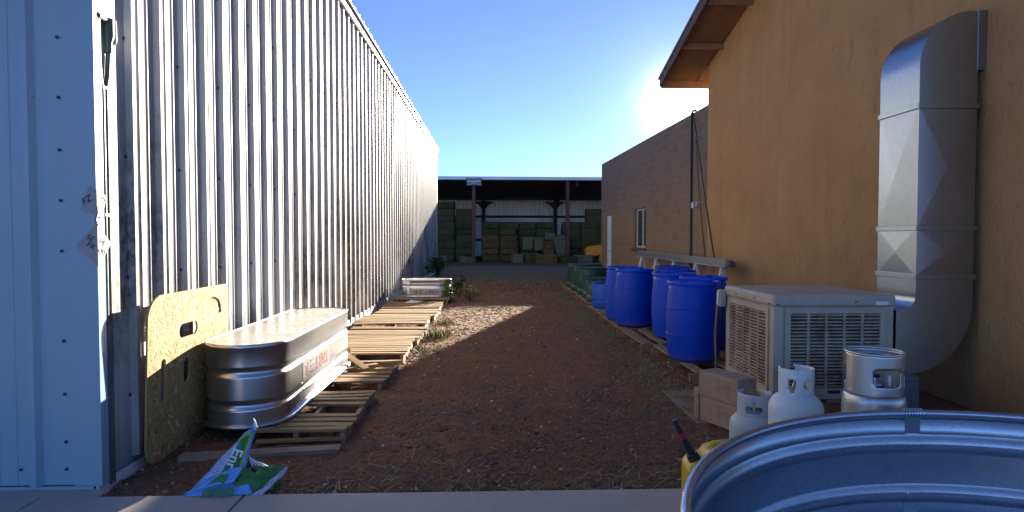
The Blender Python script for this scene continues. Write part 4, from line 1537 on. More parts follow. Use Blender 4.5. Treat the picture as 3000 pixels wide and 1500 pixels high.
# ------------------------------------------------------------------ strand board sheet
def osb_sheet():
    """sheet leaning on the wall: local u along +y, local v up the sheet"""
    W, H = 1.20, 1.12
    t = thing('strand_board', 'big strand board sheet with slots and rounded corners leaning on the metal wall', 'board', (-2.205, 3.95, 0.0))
    bm = bmesh.new()

    def loop(pts):
        vs = [bm.verts.new((0, u, v)) for u, v in pts]
        return [bm.edges.new((vs[i], vs[(i + 1) % len(vs)])) for i in range(len(vs))]

    def rrect(u0, v0, u1, v1, r, n=6, rs=None):
        rs = rs or (r, r, r, r)
        pts = []
        for (cu, cv, a, rr_) in ((u1 - rs[0], v0 + rs[0], -90, rs[0]), (u1 - rs[1], v1 - rs[1], 0, rs[1]), (u0 + rs[2], v1 - rs[2], 90, rs[2]), (u0 + rs[3], v0 + rs[3], 180, rs[3])):
            for k in range(n + 1):
                tt = R(a + 90 * k / n)
                pts.append((cu + rr_ * math.cos(tt), cv + rr_ * math.sin(tt)))
        return pts
    E = loop(rrect(0.0, 0.0, W, H, 0.1, 8, (0.06, 0.07, 0.16, 0.16)))
    E += loop(rrect(0.40, 0.79, 0.67, 0.89, 0.045, 5))
    E += loop(rrect(0.165, 0.39, 0.225, 0.69, 0.029, 5))
    E += loop(rrect(0.47, 0.46, 0.56, 0.64, 0.044, 6))
    bmesh.ops.triangle_fill(bm, use_beauty=True, use_dissolve=False, edges=E)
    bmesh.ops.recalc_face_normals(bm, faces=bm.faces)
    me = bpy.data.meshes.new('panel')
    bm.to_mesh(me)
    bm.free()
    me.materials.append(M['osb'])
    o = bpy.data.objects.new('panel', me)
    COL.objects.link(o)
    o.parent = t
    md = o.modifiers.new('solid', 'SOLIDIFY')
    md.thickness = 0.013
    md.offset = 0
    o.rotation_euler = (0, R(1.8), R(0.3))
    # the pressed strands on its face
    r = random.Random(21)
    holes = [(0.40, 0.79, 0.67, 0.89), (0.165, 0.39, 0.225, 0.69), (0.47, 0.46, 0.56, 0.64)]
    m = MB()
    k = 0
    while k < 1500:
        u, v = r.uniform(0.02, W - 0.02), r.uniform(0.02, H - 0.02)
        ln, wd, a = r.uniform(0.012, 0.045), r.uniform(0.004, 0.011), r.uniform(0, math.pi)
        du, dv = ln * math.cos(a), ln * math.sin(a)
        eu, ev = -wd * math.sin(a), wd * math.cos(a)
        q = [(u - du - eu, v - dv - ev), (u + du - eu * r.uniform(.5, 1), v + dv - ev), (u + du + eu, v + dv + ev * r.uniform(.5, 1)), (u - du + eu, v - dv + ev)]
        ok = True
        for (a_, b_) in q + [(u, v)]:
            if not (0.006 < a_ < W - 0.006 and 0.006 < b_ < H - 0.006):
                ok = False
            for (cu, cv, rr_, su, sv) in ((0.16, H - 0.16, 0.155, -1, 1), (0.16, 0.16, 0.155, -1, -1), (W - 0.07, H - 0.07, 0.065, 1, 1), (W - 0.06, 0.06, 0.055, 1, -1)):
                if (a_ - cu) * su > 0 and (b_ - cv) * sv > 0 and math.hypot(a_ - cu, b_ - cv) > rr_:
                    ok = False
            for h in holes:
                if h[0] - 0.012 < a_ < h[2] + 0.012 and h[1] - 0.012 < b_ < h[3] + 0.012:
                    ok = False
        if not ok:
            k += 0.2
            continue
        d = 0.0067 + 0.0000009 * k * 1.0 + 0.0000002
        m.add([(d, a_, b_) for a_, b_ in q], [(0, 1, 2, 3)], 'osb')
        k += 1
    m.build('strands', o, fix=False)
    # torn crack near the top right
    m = MB()
    pts = [(0.86, 1.02), (0.93, 1.035), (1.00, 1.01), (1.04, 0.96), (1.05, 0.90)]
    for (a, b) in zip(pts[:-1], pts[1:]):
        m.bar((0.0085, a[0], a[1]), (0.0085, b[0], b[1]), 0.002, 0.014, 'pad', (1, 0, 0))
    m.build('crack', o)


# ------------------------------------------------------------------ barrels and tubs
def barrels():
    h = 0.885
    t = thing('barrel', 'tall blue plastic barrel nearest the cooler, foremost of all', 'barrel', (2.27, 6.80, 0.131), 0.3, 'tall blue barrels')
    m = MB()
    pr = [(0.0, 0.004), (0.24, 0.004), (0.258, 0.010), (0.270, 0.028)]
    N_ = 40
    for k in range(N_ + 1):
        z = 0.03 + (h - 0.115) * k / N_
        u = (z - 0.03) / (h - 0.115)
        r_ = 0.272 + 0.026 * math.sin(math.pi * min(1, max(0, u))) ** 0.8
        pr.append((r_, z))
    z0 = h - 0.085
    pr += [(0.268, z0 + 0.012), (0.262, z0 + 0.028), (0.262, z0 + 0.045)]
    m.lathe(pr, 'blue_plastic', 64)
    for z in (0.30, 0.585):
        u = (z - 0.03) / (h - 0.115)
        rr_ = 0.272 + 0.026 * math.sin(math.pi * u) ** 0.8
        m.lathe([(rr_ - 0.001, z - 0.009), (rr_ + 0.005, z - 0.003), (rr_ + 0.005, z + 0.003), (rr_ - 0.001, z + 0.009)], 'blue_plastic', 64)
    m.build('body', t)
    m = MB()
    m.lathe([(0.262, h - 0.045), (0.284, h - 0.042), (0.290, h - 0.030), (0.290, h - 0.008), (0.284, h), (0.270, h), (0.266, h - 0.006), (0.262, h - 0.02)], 'blue_plastic', 64)
    m.build('rim', t)
    m = MB()
    m.lathe([(0.264, h - 0.012), (0.24, h - 0.022), (0.0, h - 0.018)], 'blue_plastic', 48, cap_top=False)
    for sx in (-1, 1):
        m.lathe([(0.055, h - 0.022), (0.055, h + 0.004), (0.042, h + 0.008), (0.0, h + 0.008)], 'blue_plastic', 20, (sx * 0.19, 0, 0))
    m.build('lid', t)
    spots = [
        (2.63, 7.52, 1.0, 'tall blue plastic barrel half hidden right behind the foremost one'),
        (2.50, 8.30, 2.0, 'tall blue plastic barrel standing left behind the foremost one, open boards before it'),
        (2.80, 9.20, 0.4, 'tall blue plastic barrel of which the rim shows over the open pallet barrel'),
        (3.05, 10.20, 1.3, 'farthest tall blue plastic barrel, only its rim showing under the beam'),
        (2.22, 9.42, 0.9, 'tall blue plastic barrel at the front of the middle pair'),
        (2.20, 10.12, 2.4, 'tall blue plastic barrel at the back of the middle pair, beside the cut barrels'),
    ]
    for x, y, a, lab in spots:
        dup(t, (x, y, 0.131), a, lab)
    # cut-down barrels
    def cut(label, x, y, wais):
        c = thing('cut_barrel', label, 'barrel', (x, y, 0.131), 0, 'short cut blue barrels')
        m = MB()
        if wais:
            pr = [(0.0, 0.004), (0.255, 0.004), (0.268, 0.02), (0.262, 0.06), (0.245, 0.10), (0.242, 0.14), (0.255, 0.20), (0.262, 0.30), (0.262, 0.47), (0.255, 0.475), (0.252, 0.44), (0.25, 0.06), (0.0, 0.05)]
        else:
            pr = [(0.0, 0.004), (0.255, 0.004), (0.270, 0.02), (0.280, 0.12), (0.288, 0.30), (0.290, 0.47), (0.283, 0.475), (0.280, 0.44), (0.262, 0.06), (0.0, 0.05)]
        m.lathe(pr, 'blue_plastic_small', 48)
        for z in (0.19, 0.36):
            k = 0.262 if wais else 0.290
            m.lathe([(k - 0.006, z - 0.008), (k + 0.003, z), (k - 0.006, z + 0.008)], 'blue_plastic_small', 48)
        m.build('body', c)
        m = MB()
        k = 0.262 if wais else 0.290
        m.tube([((k - 0.003) * math.cos(2 * math.pi * q / 48), (k - 0.003) * math.sin(2 * math.pi * q / 48), 0.472) for q in range(48)], 0.008, 'blue_plastic_small', 8, closed=True)
        m.build('rim', c)
        return c
    cut('short blue barrel cut off smooth, standing next to the green tubs', 2.25, 11.85, False)
    cut('short blue barrel with a waisted foot, between the cut one and the tall ones', 2.33, 11.05, True)

    # upturned green tubs
    def tub(label, x, y, rb, rt, hh, grp):
        c = thing('green_tub', label, 'tub', (x, y, 0.131), 0, grp)
        m = MB()
        pr = [(rb - 0.012, 0.05), (rb - 0.014, 0.11), (rb - 0.032, 0.125)]
        pr += [(rb - 0.032 + (rt + 0.012 - rb + 0.032) * k / 8, 0.125 + (hh - 0.175) * k / 8) for k in range(1, 9)]
        pr += [(rt + 0.005, hh - 0.035), (rt - 0.005, hh - 0.015)]
        m.lathe(pr, 'green_plastic', 56)
        m.build('body', c)
        m = MB()
        m.lathe([(rb - 0.012, 0.052), (rb + 0.002, 0.046), (rb + 0.004, 0.02), (rb + 0.002, 0.0), (rb - 0.02, 0.0)], 'green_plastic', 56)
        m.build('rim', c)
        m = MB()
        m.lathe([(rt - 0.006, hh - 0.018), (rt + 0.012, hh - 0.014), (rt + 0.012, hh - 0.004), (rt, hh), (rt - 0.05, hh), (rt - 0.07, hh - 0.02), (0, hh - 0.018)], 'green_plastic', 56)
        m.build('foot_ring', c)
        return c
    tub('big upturned dark green tub, farthest along the row', 2.62, 16.95, 0.55, 0.46, 0.64, 'upturned green tubs')
    tub('big upturned dark green tub, in front of the farthest one', 2.60, 15.80, 0.54, 0.45, 0.60, 'upturned green tubs')
    tub('smaller upturned green tub right before the big ones', 2.53, 14.78, 0.45, 0.38, 0.40, 'upturned green tubs')
    tub('smaller upturned green tub in the middle of the small three', 2.50, 13.90, 0.42, 0.34, 0.37, 'upturned green tubs')
    tub('smallest upturned green tub beside the cut blue barrel', 2.40, 13.05, 0.36, 0.29, 0.33, 'upturned green tubs')


def sawhorse_beam():
    t = thing('sawhorse_beam', 'long pale metal sawhorse beam on splayed legs along the block wall', 'rack', (3.86, 12.85, 0.0))
    y0, y1 = -3.0, 3.05
    m = MB()
    m.box((-0.05, y0, 1.02), (0.05, y1, 1.125), 'aluminium')
    m.box((-0.062, y0 - 0.002, 1.126), (0.062, y1 + 0.002, 1.138), 'aluminium')
    m.box((-0.062, y0 - 0.002, 1.005), (0.062, y1 + 0.002, 1.019), 'aluminium')
    m.build('rail', t, bevel=0.003)
    m = MB()
    m.box((-0.055, y0 - 0.16, 1.03), (0.055, y0 - 0.004, 1.115), 'dark_box')
    m.build('end_bracket', t, bevel=0.006)
    for y in (-2.75, -1.45, -0.05, 1.35, 2.7):
        for s in (-1, 1):
            m = MB()
            m.bar((s * 0.02, y + s * 0.03, 1.00), (s * 0.27, y + s * 0.14, 0.0), 0.05, 0.05, 'trim_white', (0, 1, 0))
            m.build('leg', t, bevel=0.004)


# ------------------------------------------------------------------ cooler and duct
def cooler():
    x0, y0 = 2.38, 5.08
    wx, wy = 1.04, 1.06
    zb, zt = 0.135, 1.015
    t = thing('evaporative_cooler', 'beige evaporative cooler with rusty louvred panels standing before the stucco wall', 'cooler', (x0, y0, 0))
    m = MB()
    p = 0.012
    m.box((p, p, zb), (wx - p, wy - p, zt - 0.10), 'cooler_paint')
    m.box((0.0, 0.0, zb - 0.012), (wx, wy, zb + 0.055), 'cooler_paint')
    for (a, b) in ((0, 0), (wx - 0.09, 0), (0, wy - 0.09), (wx - 0.09, wy - 0.09)):
        m.box((a + 0.003, b + 0.003, zb + 0.056), (a + 0.087, b + 0.087, zt - 0.101), 'cooler_paint')
    m.build('body', t, bevel=0.006)
    m = MB()
    m.box((-0.012, -0.012, zt - 0.105), (wx + 0.012, wy + 0.012, zt), 'cooler_paint')
    m.build('top_cap', t, bevel=0.028, seg=4)

    def panel(origin, ux, uy, w, h, nc, nr):
        o, ux, uy = Vector(origin), Vector(ux), Vector(uy)
        nz = ux.cross(uy)

        def bx(m, a0, b0, a1, b1, d0, d1, mat):
            vs = [o + ux * a + uy * b + nz * d for d in (d0, d1) for a, b in ((a0, b0), (a1, b0), (a1, b1), (a0, b1))]
            m.add(vs, [(0, 3, 2, 1), (4, 5, 6, 7), (0, 1, 5, 4), (1, 2, 6, 5), (2, 3, 7, 6), (3, 0, 4, 7)], mat)
        m = MB()
        fr = 0.055
        bx(m, 0, 0, w, fr, 0.0, 0.022, 'cooler_paint')
        bx(m, 0, h - fr * 0.8, w, h, 0.0, 0.022, 'cooler_paint')
        bx(m, 0, fr + .0005, fr * 0.8, h - fr * 0.8 - .0005, 0.0, 0.022, 'cooler_paint')
        bx(m, w - fr * 0.8, fr + .0005, w, h - fr * 0.8 - .0005, 0.0, 0.022, 'cooler_paint')
        a0, a1 = fr * 0.8, w - fr * 0.8
        b0, b1 = fr, h - fr * 0.8
        for c in range(1, nc):
            a = a0 + (a1 - a0) * c / nc
            bx(m, a - 0.010, b0 + .001, a + 0.010, b1 - .001, 0.006, 0.020, 'louvre')
        for k in range(nr):
            b = b0 + (b1 - b0) * (k + 0.5) / nr
            hh = (b1 - b0) / nr * 0.19
            for c in range(nc):
                s0 = a0 + (a1 - a0) * c / nc + (0.0105 if c else 0)
                s1 = a0 + (a1 - a0) * (c + 1) / nc - (0.0105 if c < nc - 1 else 0)
                j = rng.uniform(-0.002, 0.002)
                # tilted slat: outer lip low, inner edge high
                vs = []
                for a in (s0, s1):
                    vs += [o + ux * a + uy * (b - hh + j) + nz * 0.020, o + ux * a + uy * (b + hh + j) + nz * 0.020,
                           o + ux * a + uy * (b + hh * 1.5) + nz * 0.006, o + ux * a + uy * (b - hh * 0.3) + nz * 0.006]
                m.add(vs, [(0, 1, 2, 3), (7, 6, 5, 4), (0, 4, 5, 1), (1, 5, 6, 2), (2, 6, 7, 3), (3, 7, 4, 0)], 'louvre')
        q = m.build('louvre_panel', t)
        m = MB()
        bx(m, a0 + .001, b0 + .001, a1 - .001, b1 - .001, -0.004, 0.0035, 'pad')
        # one drain slot low in the panel
        bx(m, a0 + (a1 - a0) * 0.42, 0.012, a0 + (a1 - a0) * 0.56, 0.038, 0.0225, 0.0235, 'dark')
        m.build('pad', q)
    # left side (-x) and camera side (-y)
    panel((p, wy - 0.085, zb + 0.03), (0, -1, 0), (0, 0, 1), wy - 0.17, zt - 0.115 - zb - 0.03, 5, 22)
    panel((0.10, p, zb + 0.03), (1, 0, 0), (0, 0, 1), wx - 0.18, zt - 0.115 - zb - 0.03, 5, 22)
    m = MB()
    for (x, y, z) in ((0.045, -0.003, 0.36), (0.045, -0.003, 0.31), (0.03, -0.016, 0.935), (0.7, -0.016, 0.955)):
        m.lathe([(0.010, -0.004), (0.010, 0.004), (0.0, 0.006)], 'screw', 8, (x, y, z))
    for (x, y, z) in ((-0.016, 0.05, 0.935), (-0.016, 0.35, 0.955), (-0.016, 0.75, 0.955)):
        m.lathe([(0.010, -0.004), (0.010, 0.004), (0.0, 0.006)], 'screw', 8, (x, y, z))
    m.build('screws', t)
    m = MB()
    m.box((-0.075, wy - 0.05, 0.80), (-0.014, wy + 0.03, 0.97), 'cooler_paint')
    m.box((-0.09, wy - 0.03, 0.82), (-0.076, wy + 0.01, 0.95), 'frame_white')
    m.build('junction_box', t, bevel=0.012)
    m = MB()
    m.box((wx - 0.17, -0.0155, zt - 0.088), (wx - 0.06, -0.013, zt - 0.058), 'bag_white')
    m.build('rating_plate', t)
    m = MB()
    for y in (0.0, wy * 0.5 - 0.05, wy - 0.1):
        m.box((-0.03, y, 0.0), (wx + 0.03, y + 0.09, 0.095), 'pallet_x')
    for x in (0.0, wx * 0.5 - 0.05, wx - 0.1):
        m.box((x, -0.03, 0.0965), (x + 0.10, wy + 0.03, 0.121), 'pallet_y')
    m.build('wooden_base', t, bevel=0.004)

    p_ = tag(MB().tube([(0, 0, 0.0), (-0.01, 0.02, 0.5), (0.03, 0.05, 0.95)], 0.014, 'grey_conduit', 10).build('pipe_stub', loc=(2.31, 6.18, 0.0)),
             'thin grey green pipe leaning between the cooler and the nearest barrel', 'pipe')


def duct():
    y0, y1 = 5.08, 5.60
    xl, xr = 3.60, 4.10
    t = thing('air_duct', 'square galvanised air duct rising from the cooler and elbowing into the stucco wall', 'duct', (xl, y0, 0))
    w, d = xr - xl, y1 - y0

    def section(name, z0, z1):
        """straight box with cross-broken faces"""
        m = MB()
        B = [(0, 0), (w, 0), (w, d), (0, d)]
        nrm = [(0, -1), (1, 0), (0, 1), (-1, 0)]
        for k in range(4):
            a, b = B[k], B[(k + 1) % 4]
            nx, ny = nrm[k]
            cx_, cy_ = (a[0] + b[0]) / 2 + nx * 0.012, (a[1] + b[1]) / 2 + ny * 0.012
            vs = [(a[0], a[1], z0), (b[0], b[1], z0), (b[0], b[1], z1), (a[0], a[1], z1), (cx_, cy_, (z0 + z1) / 2)]
            m.add(vs, [(0, 1, 4), (1, 2, 4), (2, 3, 4), (3, 0, 4)], 'galv_duct')
        return m.build(name, t, fix=True)

    def flange(z):
        m = MB()
        e = 0.014
        for lo, hi in (((-e, -e), (w + e, 0.0 - 0.001)), ((-e, d + 0.001), (w + e, d + e)), ((-e, 0.0), (-0.001, d)), ((w + 0.001, 0), (w + e, d))):
            m.box((lo[0], lo[1], z - 0.022), (hi[0], hi[1], z + 0.022), 'galv_duct')
        m.build('flange', t, bevel=0.003)
    section('shaft', 1.17, 1.575)
    section('shaft', 1.58, 2.60)
    for z in (1.165, 1.578, 2.605):
        flange(z)

    def elbow(name, prof_out, prof_in):
        """two matching polylines in (x,z); swept across the duct's depth"""
        m = MB()
        n = len(prof_out)
        for side in (0.0, d):
            vs = [(x, side, z) for x, z in prof_out] + [(x, side, z) for x, z in prof_in]
            m.add(vs, [(i, i + 1, n + i + 1, n + i) for i in range(n - 1)], 'galv_duct')
        for pr in (prof_out, prof_in):
            vs = [(x, s, z) for s in (0.0, d) for x, z in pr]
            m.add(vs, [(i, i + 1, n + i + 1, n + i) for i in range(n - 1)], 'galv_duct', True)
        # raised edge seam on the near side
        return m.build(name, t, fix=False)
    K = 20
    ztop, rad_o = 2.61, 0.46
    hi_len = 0.33
    # upper elbow: outer goes up the left face then over to the wall, inner is the tight corner
    out, inn = [], []
    cx_, cz_ = rad_o, ztop + hi_len
    out.append((0.0, ztop)); inn.append((w, ztop))
    for k in range(K + 1):
        a = math.pi - (math.pi / 2) * k / K
        out.append((cx_ + rad_o * math.cos(a), cz_ + rad_o * math.sin(a)))
        f = k / K
        inn.append((w + 0.0 * f, ztop + hi_len * f))
    out.append((XS - xl - 0.012, cz_ + rad_o)); inn.append((XS - xl - 0.012, ztop + hi_len))
    elbow('upper_elbow', out, inn)
    m = MB()
    m.box((XS - xl - 0.075, -0.005, ztop + hi_len - 0.03), (XS - xl - 0.001, d + 0.005, cz_ + rad_o + 0.005), 'galv_duct')
    m.build('wall_flange', t)
    # lower elbow: from the shaft down and round to the cooler's side
    out, inn = [], []
    xe = -0.165
    zb_ = 0.33
    ro = 0.60
    out.append((w, 1.16)); inn.append((0.0, 1.16))
    for k in range(K + 1):
        a = (math.pi / 2) * k / K
        out.append((w - ro + ro * math.cos(a), zb_ + ro - ro * math.sin(a)))
        ri = 0.12
        inn.append((-ri + ri * math.cos(a), 0.90 + ri - ri * math.sin(a) - 0.02))
    out.append((xe, zb_)); inn.append((xe, 0.88))
    elbow('lower_elbow', out, inn)

    b = thing('metal_box', 'dark grey metal box standing right behind the tall silver cylinder', 'box', (2.84, 4.35, 0))
    MB().box((0, 0, 0), (0.29, 0.30, 0.48), 'dark_box').build('case', b, bevel=0.01)
    MB().box((0.02, -0.012, 0.04), (0.27, -0.001, 0.45), 'dark_box').build('door', b, bevel=0.005)


# ------------------------------------------------------------------ foreground things
def concrete_blocks():
    a = math.atan2(0.45, -0.19)
    for k, (lab, dz, dr) in enumerate((('rough tan concrete block, lower of the pile beside the cooler', 0.038, 0.0),
                                       ('rough tan concrete block, upper of the pile beside the cooler', 0.2385, 0.03))):
        m = MB()
        m.box((0, -0.20, 0), (0.40, 0.0, 0.199), 'cinder')
        o = m.build('concrete_block', bevel=0.006)
        o.location = (1.83, 4.47, dz)
        o.rotation_euler = (0, 0, a + dr)
        tag(o, lab, 'concrete block', 'stacked concrete blocks')
    m = MB()
    m.box((0.412, -0.17, 0), (0.468, 0.015, 0.25), 'cinder')
    o = m.build('concrete_block', bevel=0.006)
    o.location = (1.83, 4.47, 0.038)
    o.rotation_euler = (0, 0, a - 0.03)
    tag(o, 'pale slab of concrete standing upright behind the two stacked blocks', 'concrete block')


def collar(m, r, z0, z1, holes, mat, n=72, arc=(0, 360)):
    """cylindrical shell with windows: holes = (a0, a1, zlo, zhi) in degrees"""
    zs = sorted(set([z0, z1] + [h[2] for h in holes] + [h[3] for h in holes]))
    zz = []
    for a, b in zip(zs[:-1], zs[1:]):
        q = max(1, int((b - a) / 0.012))
        zz += [a + (b - a) * k / q for k in range(q)]
    zz.append(zs[-1])
    vs, fs = [], []
    for z in zz:
        for k in range(n):
            t = R(360.0 * k / n)
            vs.append((r * math.cos(t), r * math.sin(t), z))
    for i in range(len(zz) - 1):
        zc = (zz[i] + zz[i + 1]) / 2
        for k in range(n):
            ac = 360.0 * (k + 0.5) / n
            if not (arc[0] <= ac <= arc[1]):
                continue
            skip = False
            for a0, a1, lo, hi in holes:
                if a0 < ac < a1 and lo < zc < hi:
                    # rounded window corners
                    du = min(ac - a0, a1 - ac) * math.pi / 180 * r
                    dv = min(zc - lo, hi - zc)
                    skip = not (du < 0.008 and dv < 0.012)
            if skip:
                continue
            a, b = i * n + k, i * n + (k + 1) % n
            fs.append((a, b, b + n, a + n))
    m.add(vs, fs, mat, True)


def valve(parent, z, mat='brass'):
    m = MB()
    m.lathe([(0.0, z), (0.022, z), (0.02, z + 0.05), (0.014, z + 0.055), (0.014, z + 0.075), (0.0, z + 0.075)], mat, 14)
    m.tube([(0, 0, z + 0.03), (0.055, -0.01, z + 0.03)], [0.014, 0.020], mat, 10)
    m.lathe([(0.0, z + 0.076), (0.03, z + 0.076), (0.033, z + 0.09), (0.0, z + 0.095)], 'black', 12)
    m.build('valve', parent)


def cylinders():
    # white scuffed cylinder
    t = thing('propane_cylinder', 'scuffed white propane cylinder with a square cut collar, middle of the three', 'propane cylinder', (1.89, 3.72, 0.0), R(8), 'propane cylinders')
    r, hb = 0.158, 0.555
    m = MB()
    pr = [(0.0, 0.03), (0.09, 0.035), (0.14, 0.06), (r, 0.11), (r, hb - 0.11)]
    pr += [(r * math.cos(R(a)) if a < 84 else 0.0, hb - 0.11 + 0.11 * math.sin(R(a))) for a in range(10, 91, 10)]
    m.lathe(pr, 'propane_scuffed', 48)
    m.lathe([(r + 0.0015, 0.27), (r + 0.002, 0.275), (r + 0.0015, 0.28)], 'propane_scuffed', 48)
    m.build('body', t)
    m = MB()
    collar(m, 0.10, hb - 0.045, hb + 0.115, [(258, 292, hb + 0.02, hb + 0.075), (212, 236, hb + 0.0, hb + 0.088), (60, 130, hb - 0.0, hb + 0.14)], 'propane_scuffed', 72, (0, 360))
    m.build('collar', t, solid=0.005, fix=False)
    m = MB()
    m.lathe([(0.105, 0.0), (0.105, 0.06)], 'propane_scuffed', 40)
    m.build('foot_ring', t, solid=0.004)
    m = MB()
    pts = [(0.103 * math.cos(R(a)), 0.103 * math.sin(R(a)), hb + 0.093) for a in range(208, 242, 5)]
    m.tube(pts, 0.013, 'trim_white', 8)
    m.build('grip', t)
    valve(t, hb - 0.01)

    # low grey-white cylinder
    t = thing('propane_cylinder', 'low pale grey propane cylinder behind the tank rim, in front of the concrete blocks', 'propane cylinder', (1.775, 4.06, 0.0), R(-20), 'propane cylinders')
    r, hb = 0.155, 0.335
    m = MB()
    pr = [(0.0, 0.03), (0.09, 0.035), (0.14, 0.05), (r, 0.10), (r, hb - 0.10)]
    pr += [(r * math.cos(R(a)) if a < 84 else 0.0, hb - 0.10 + 0.10 * math.sin(R(a))) for a in range(10, 91, 10)]
    m.lathe(pr, 'propane_grey', 48)
    m.build('body', t)
    m = MB()
    collar(m, 0.105, hb - 0.04, hb + 0.105, [(235, 300, hb - 0.005, hb + 0.04), (262, 274, hb + 0.052, hb + 0.074), (60, 130, hb, hb + 0.12)], 'propane_grey', 72)
    m.build('collar', t, solid=0.005, fix=False)
    m = MB()
    m.lathe([(0.105, 0.0), (0.105, 0.06)], 'propane_grey', 40)
    m.build('foot_ring', t, solid=0.004)
    valve(t, hb - 0.01)

    # tall silver forklift cylinder
    t = thing('propane_cylinder', 'tall silver forklift propane cylinder with a wide windowed collar, right of the three', 'propane cylinder', (2.125, 3.32, 0.04), R(0), 'propane cylinders')
    r, hb = 0.158, 0.62
    m = MB()
    pr = [(0.0, 0.02), (0.10, 0.02), (0.145, 0.04), (r, 0.08), (r, hb - 0.07)]
    pr += [(0.138 + 0.02 * math.cos(R(a)), hb - 0.07 + 0.05 * math.sin(R(a))) for a in range(15, 91, 15)]
    pr += [(0.10, hb - 0.005), (0.0, hb)]
    m.lathe(pr, 'aluminium', 56)
    m.build('body', t)
    m = MB()
    collar(m, 0.142, hb - 0.025, hb + 0.205, [(238, 296, hb + 0.035, hb + 0.13), (310, 326, hb + 0.03, hb + 0.11), (333, 349, hb + 0.03, hb + 0.115), (100, 170, hb + 0.03, hb + 0.13)], 'aluminium', 96)
    m.build('collar', t, solid=0.005, fix=False)
    m = MB()
    m.tube([(0.143 * math.cos(2 * math.pi * k / 64), 0.143 * math.sin(2 * math.pi * k / 64), hb + 0.207) for k in range(64)], 0.008, 'aluminium', 8, closed=True)
    m.tube([(0.136 * math.cos(2 * math.pi * k / 64), 0.136 * math.sin(2 * math.pi * k / 64), hb + 0.175) for k in range(64)], 0.004, 'aluminium', 6, closed=True)
    m.build('collar_rim', t)
    valve(t, hb - 0.01, 'galv_rim')
    MB().lathe([(0.0, hb), (0.028, hb), (0.028, hb + 0.07), (0.0, hb + 0.08)], 'aluminium', 14, (-0.06, -0.045, 0)).build('filler_cap', t)
    m = MB()
    m.lathe([(0.0, hb), (0.022, hb), (0.022, hb + 0.09), (0.0, hb + 0.1)], 'aluminium', 14, (0.05, -0.06, 0))
    m.build('gauge', t)


def fuel_can():
    t = thing('fuel_can', 'yellow plastic fuel can with a black spout, half hidden by the round tank', 'fuel can', (1.175, 3.26, 0.04), R(-6))
    bm = bmesh.new()
    m = MB()
    # body: rounded block with a sloped shoulder and a handle bridge on top
    prof = [(-0.125, 0.0), (0.15, 0.0), (0.15, 0.315), (0.10, 0.335), (-0.005, 0.325), (-0.03, 0.285), (-0.085, 0.262), (-0.125, 0.235)]
    m.prism(prof, 'y', -0.10, 0.10, 'yellow')
    m.build('body', t, bevel=0.028, seg=4)
    m = MB()
    m.tube([(-0.01, 0, 0.285), (0.03, 0, 0.342), (0.10, 0, 0.352), (0.14, 0, 0.315)], 0.018, 'yellow', 10)
    m.build('handle', t)
    m = MB()
    a, b = Vector((-0.066, -0.03, 0.245)), Vector((-0.185, -0.03, 0.475))
    m.tube([a, a + (b - a) * 0.12, a + (b - a) * 0.22], [0.034, 0.034, 0.030], 'black', 16)
    m.tube([a + (b - a) * 0.22, a + (b - a) * 0.6, b], [0.019, 0.016, 0.012], 'black', 12)
    s = m.build('spout', t)
    m = MB()
    m.tube([a + (b - a) * 0.58, a + (b - a) * 0.70], [0.0185, 0.0180], 'red', 12)
    m.build('band', s)
    m = MB()
    m.add([(-0.11, -0.1305 + 0.029, 0.10), (-0.04, -0.1305 + 0.029, 0.08), (-0.03, -0.1305 + 0.029, 0.16), (-0.10, -0.1305 + 0.029, 0.17)], [(0, 1, 2, 3)], 'bag_white')
    m.build('label', t)


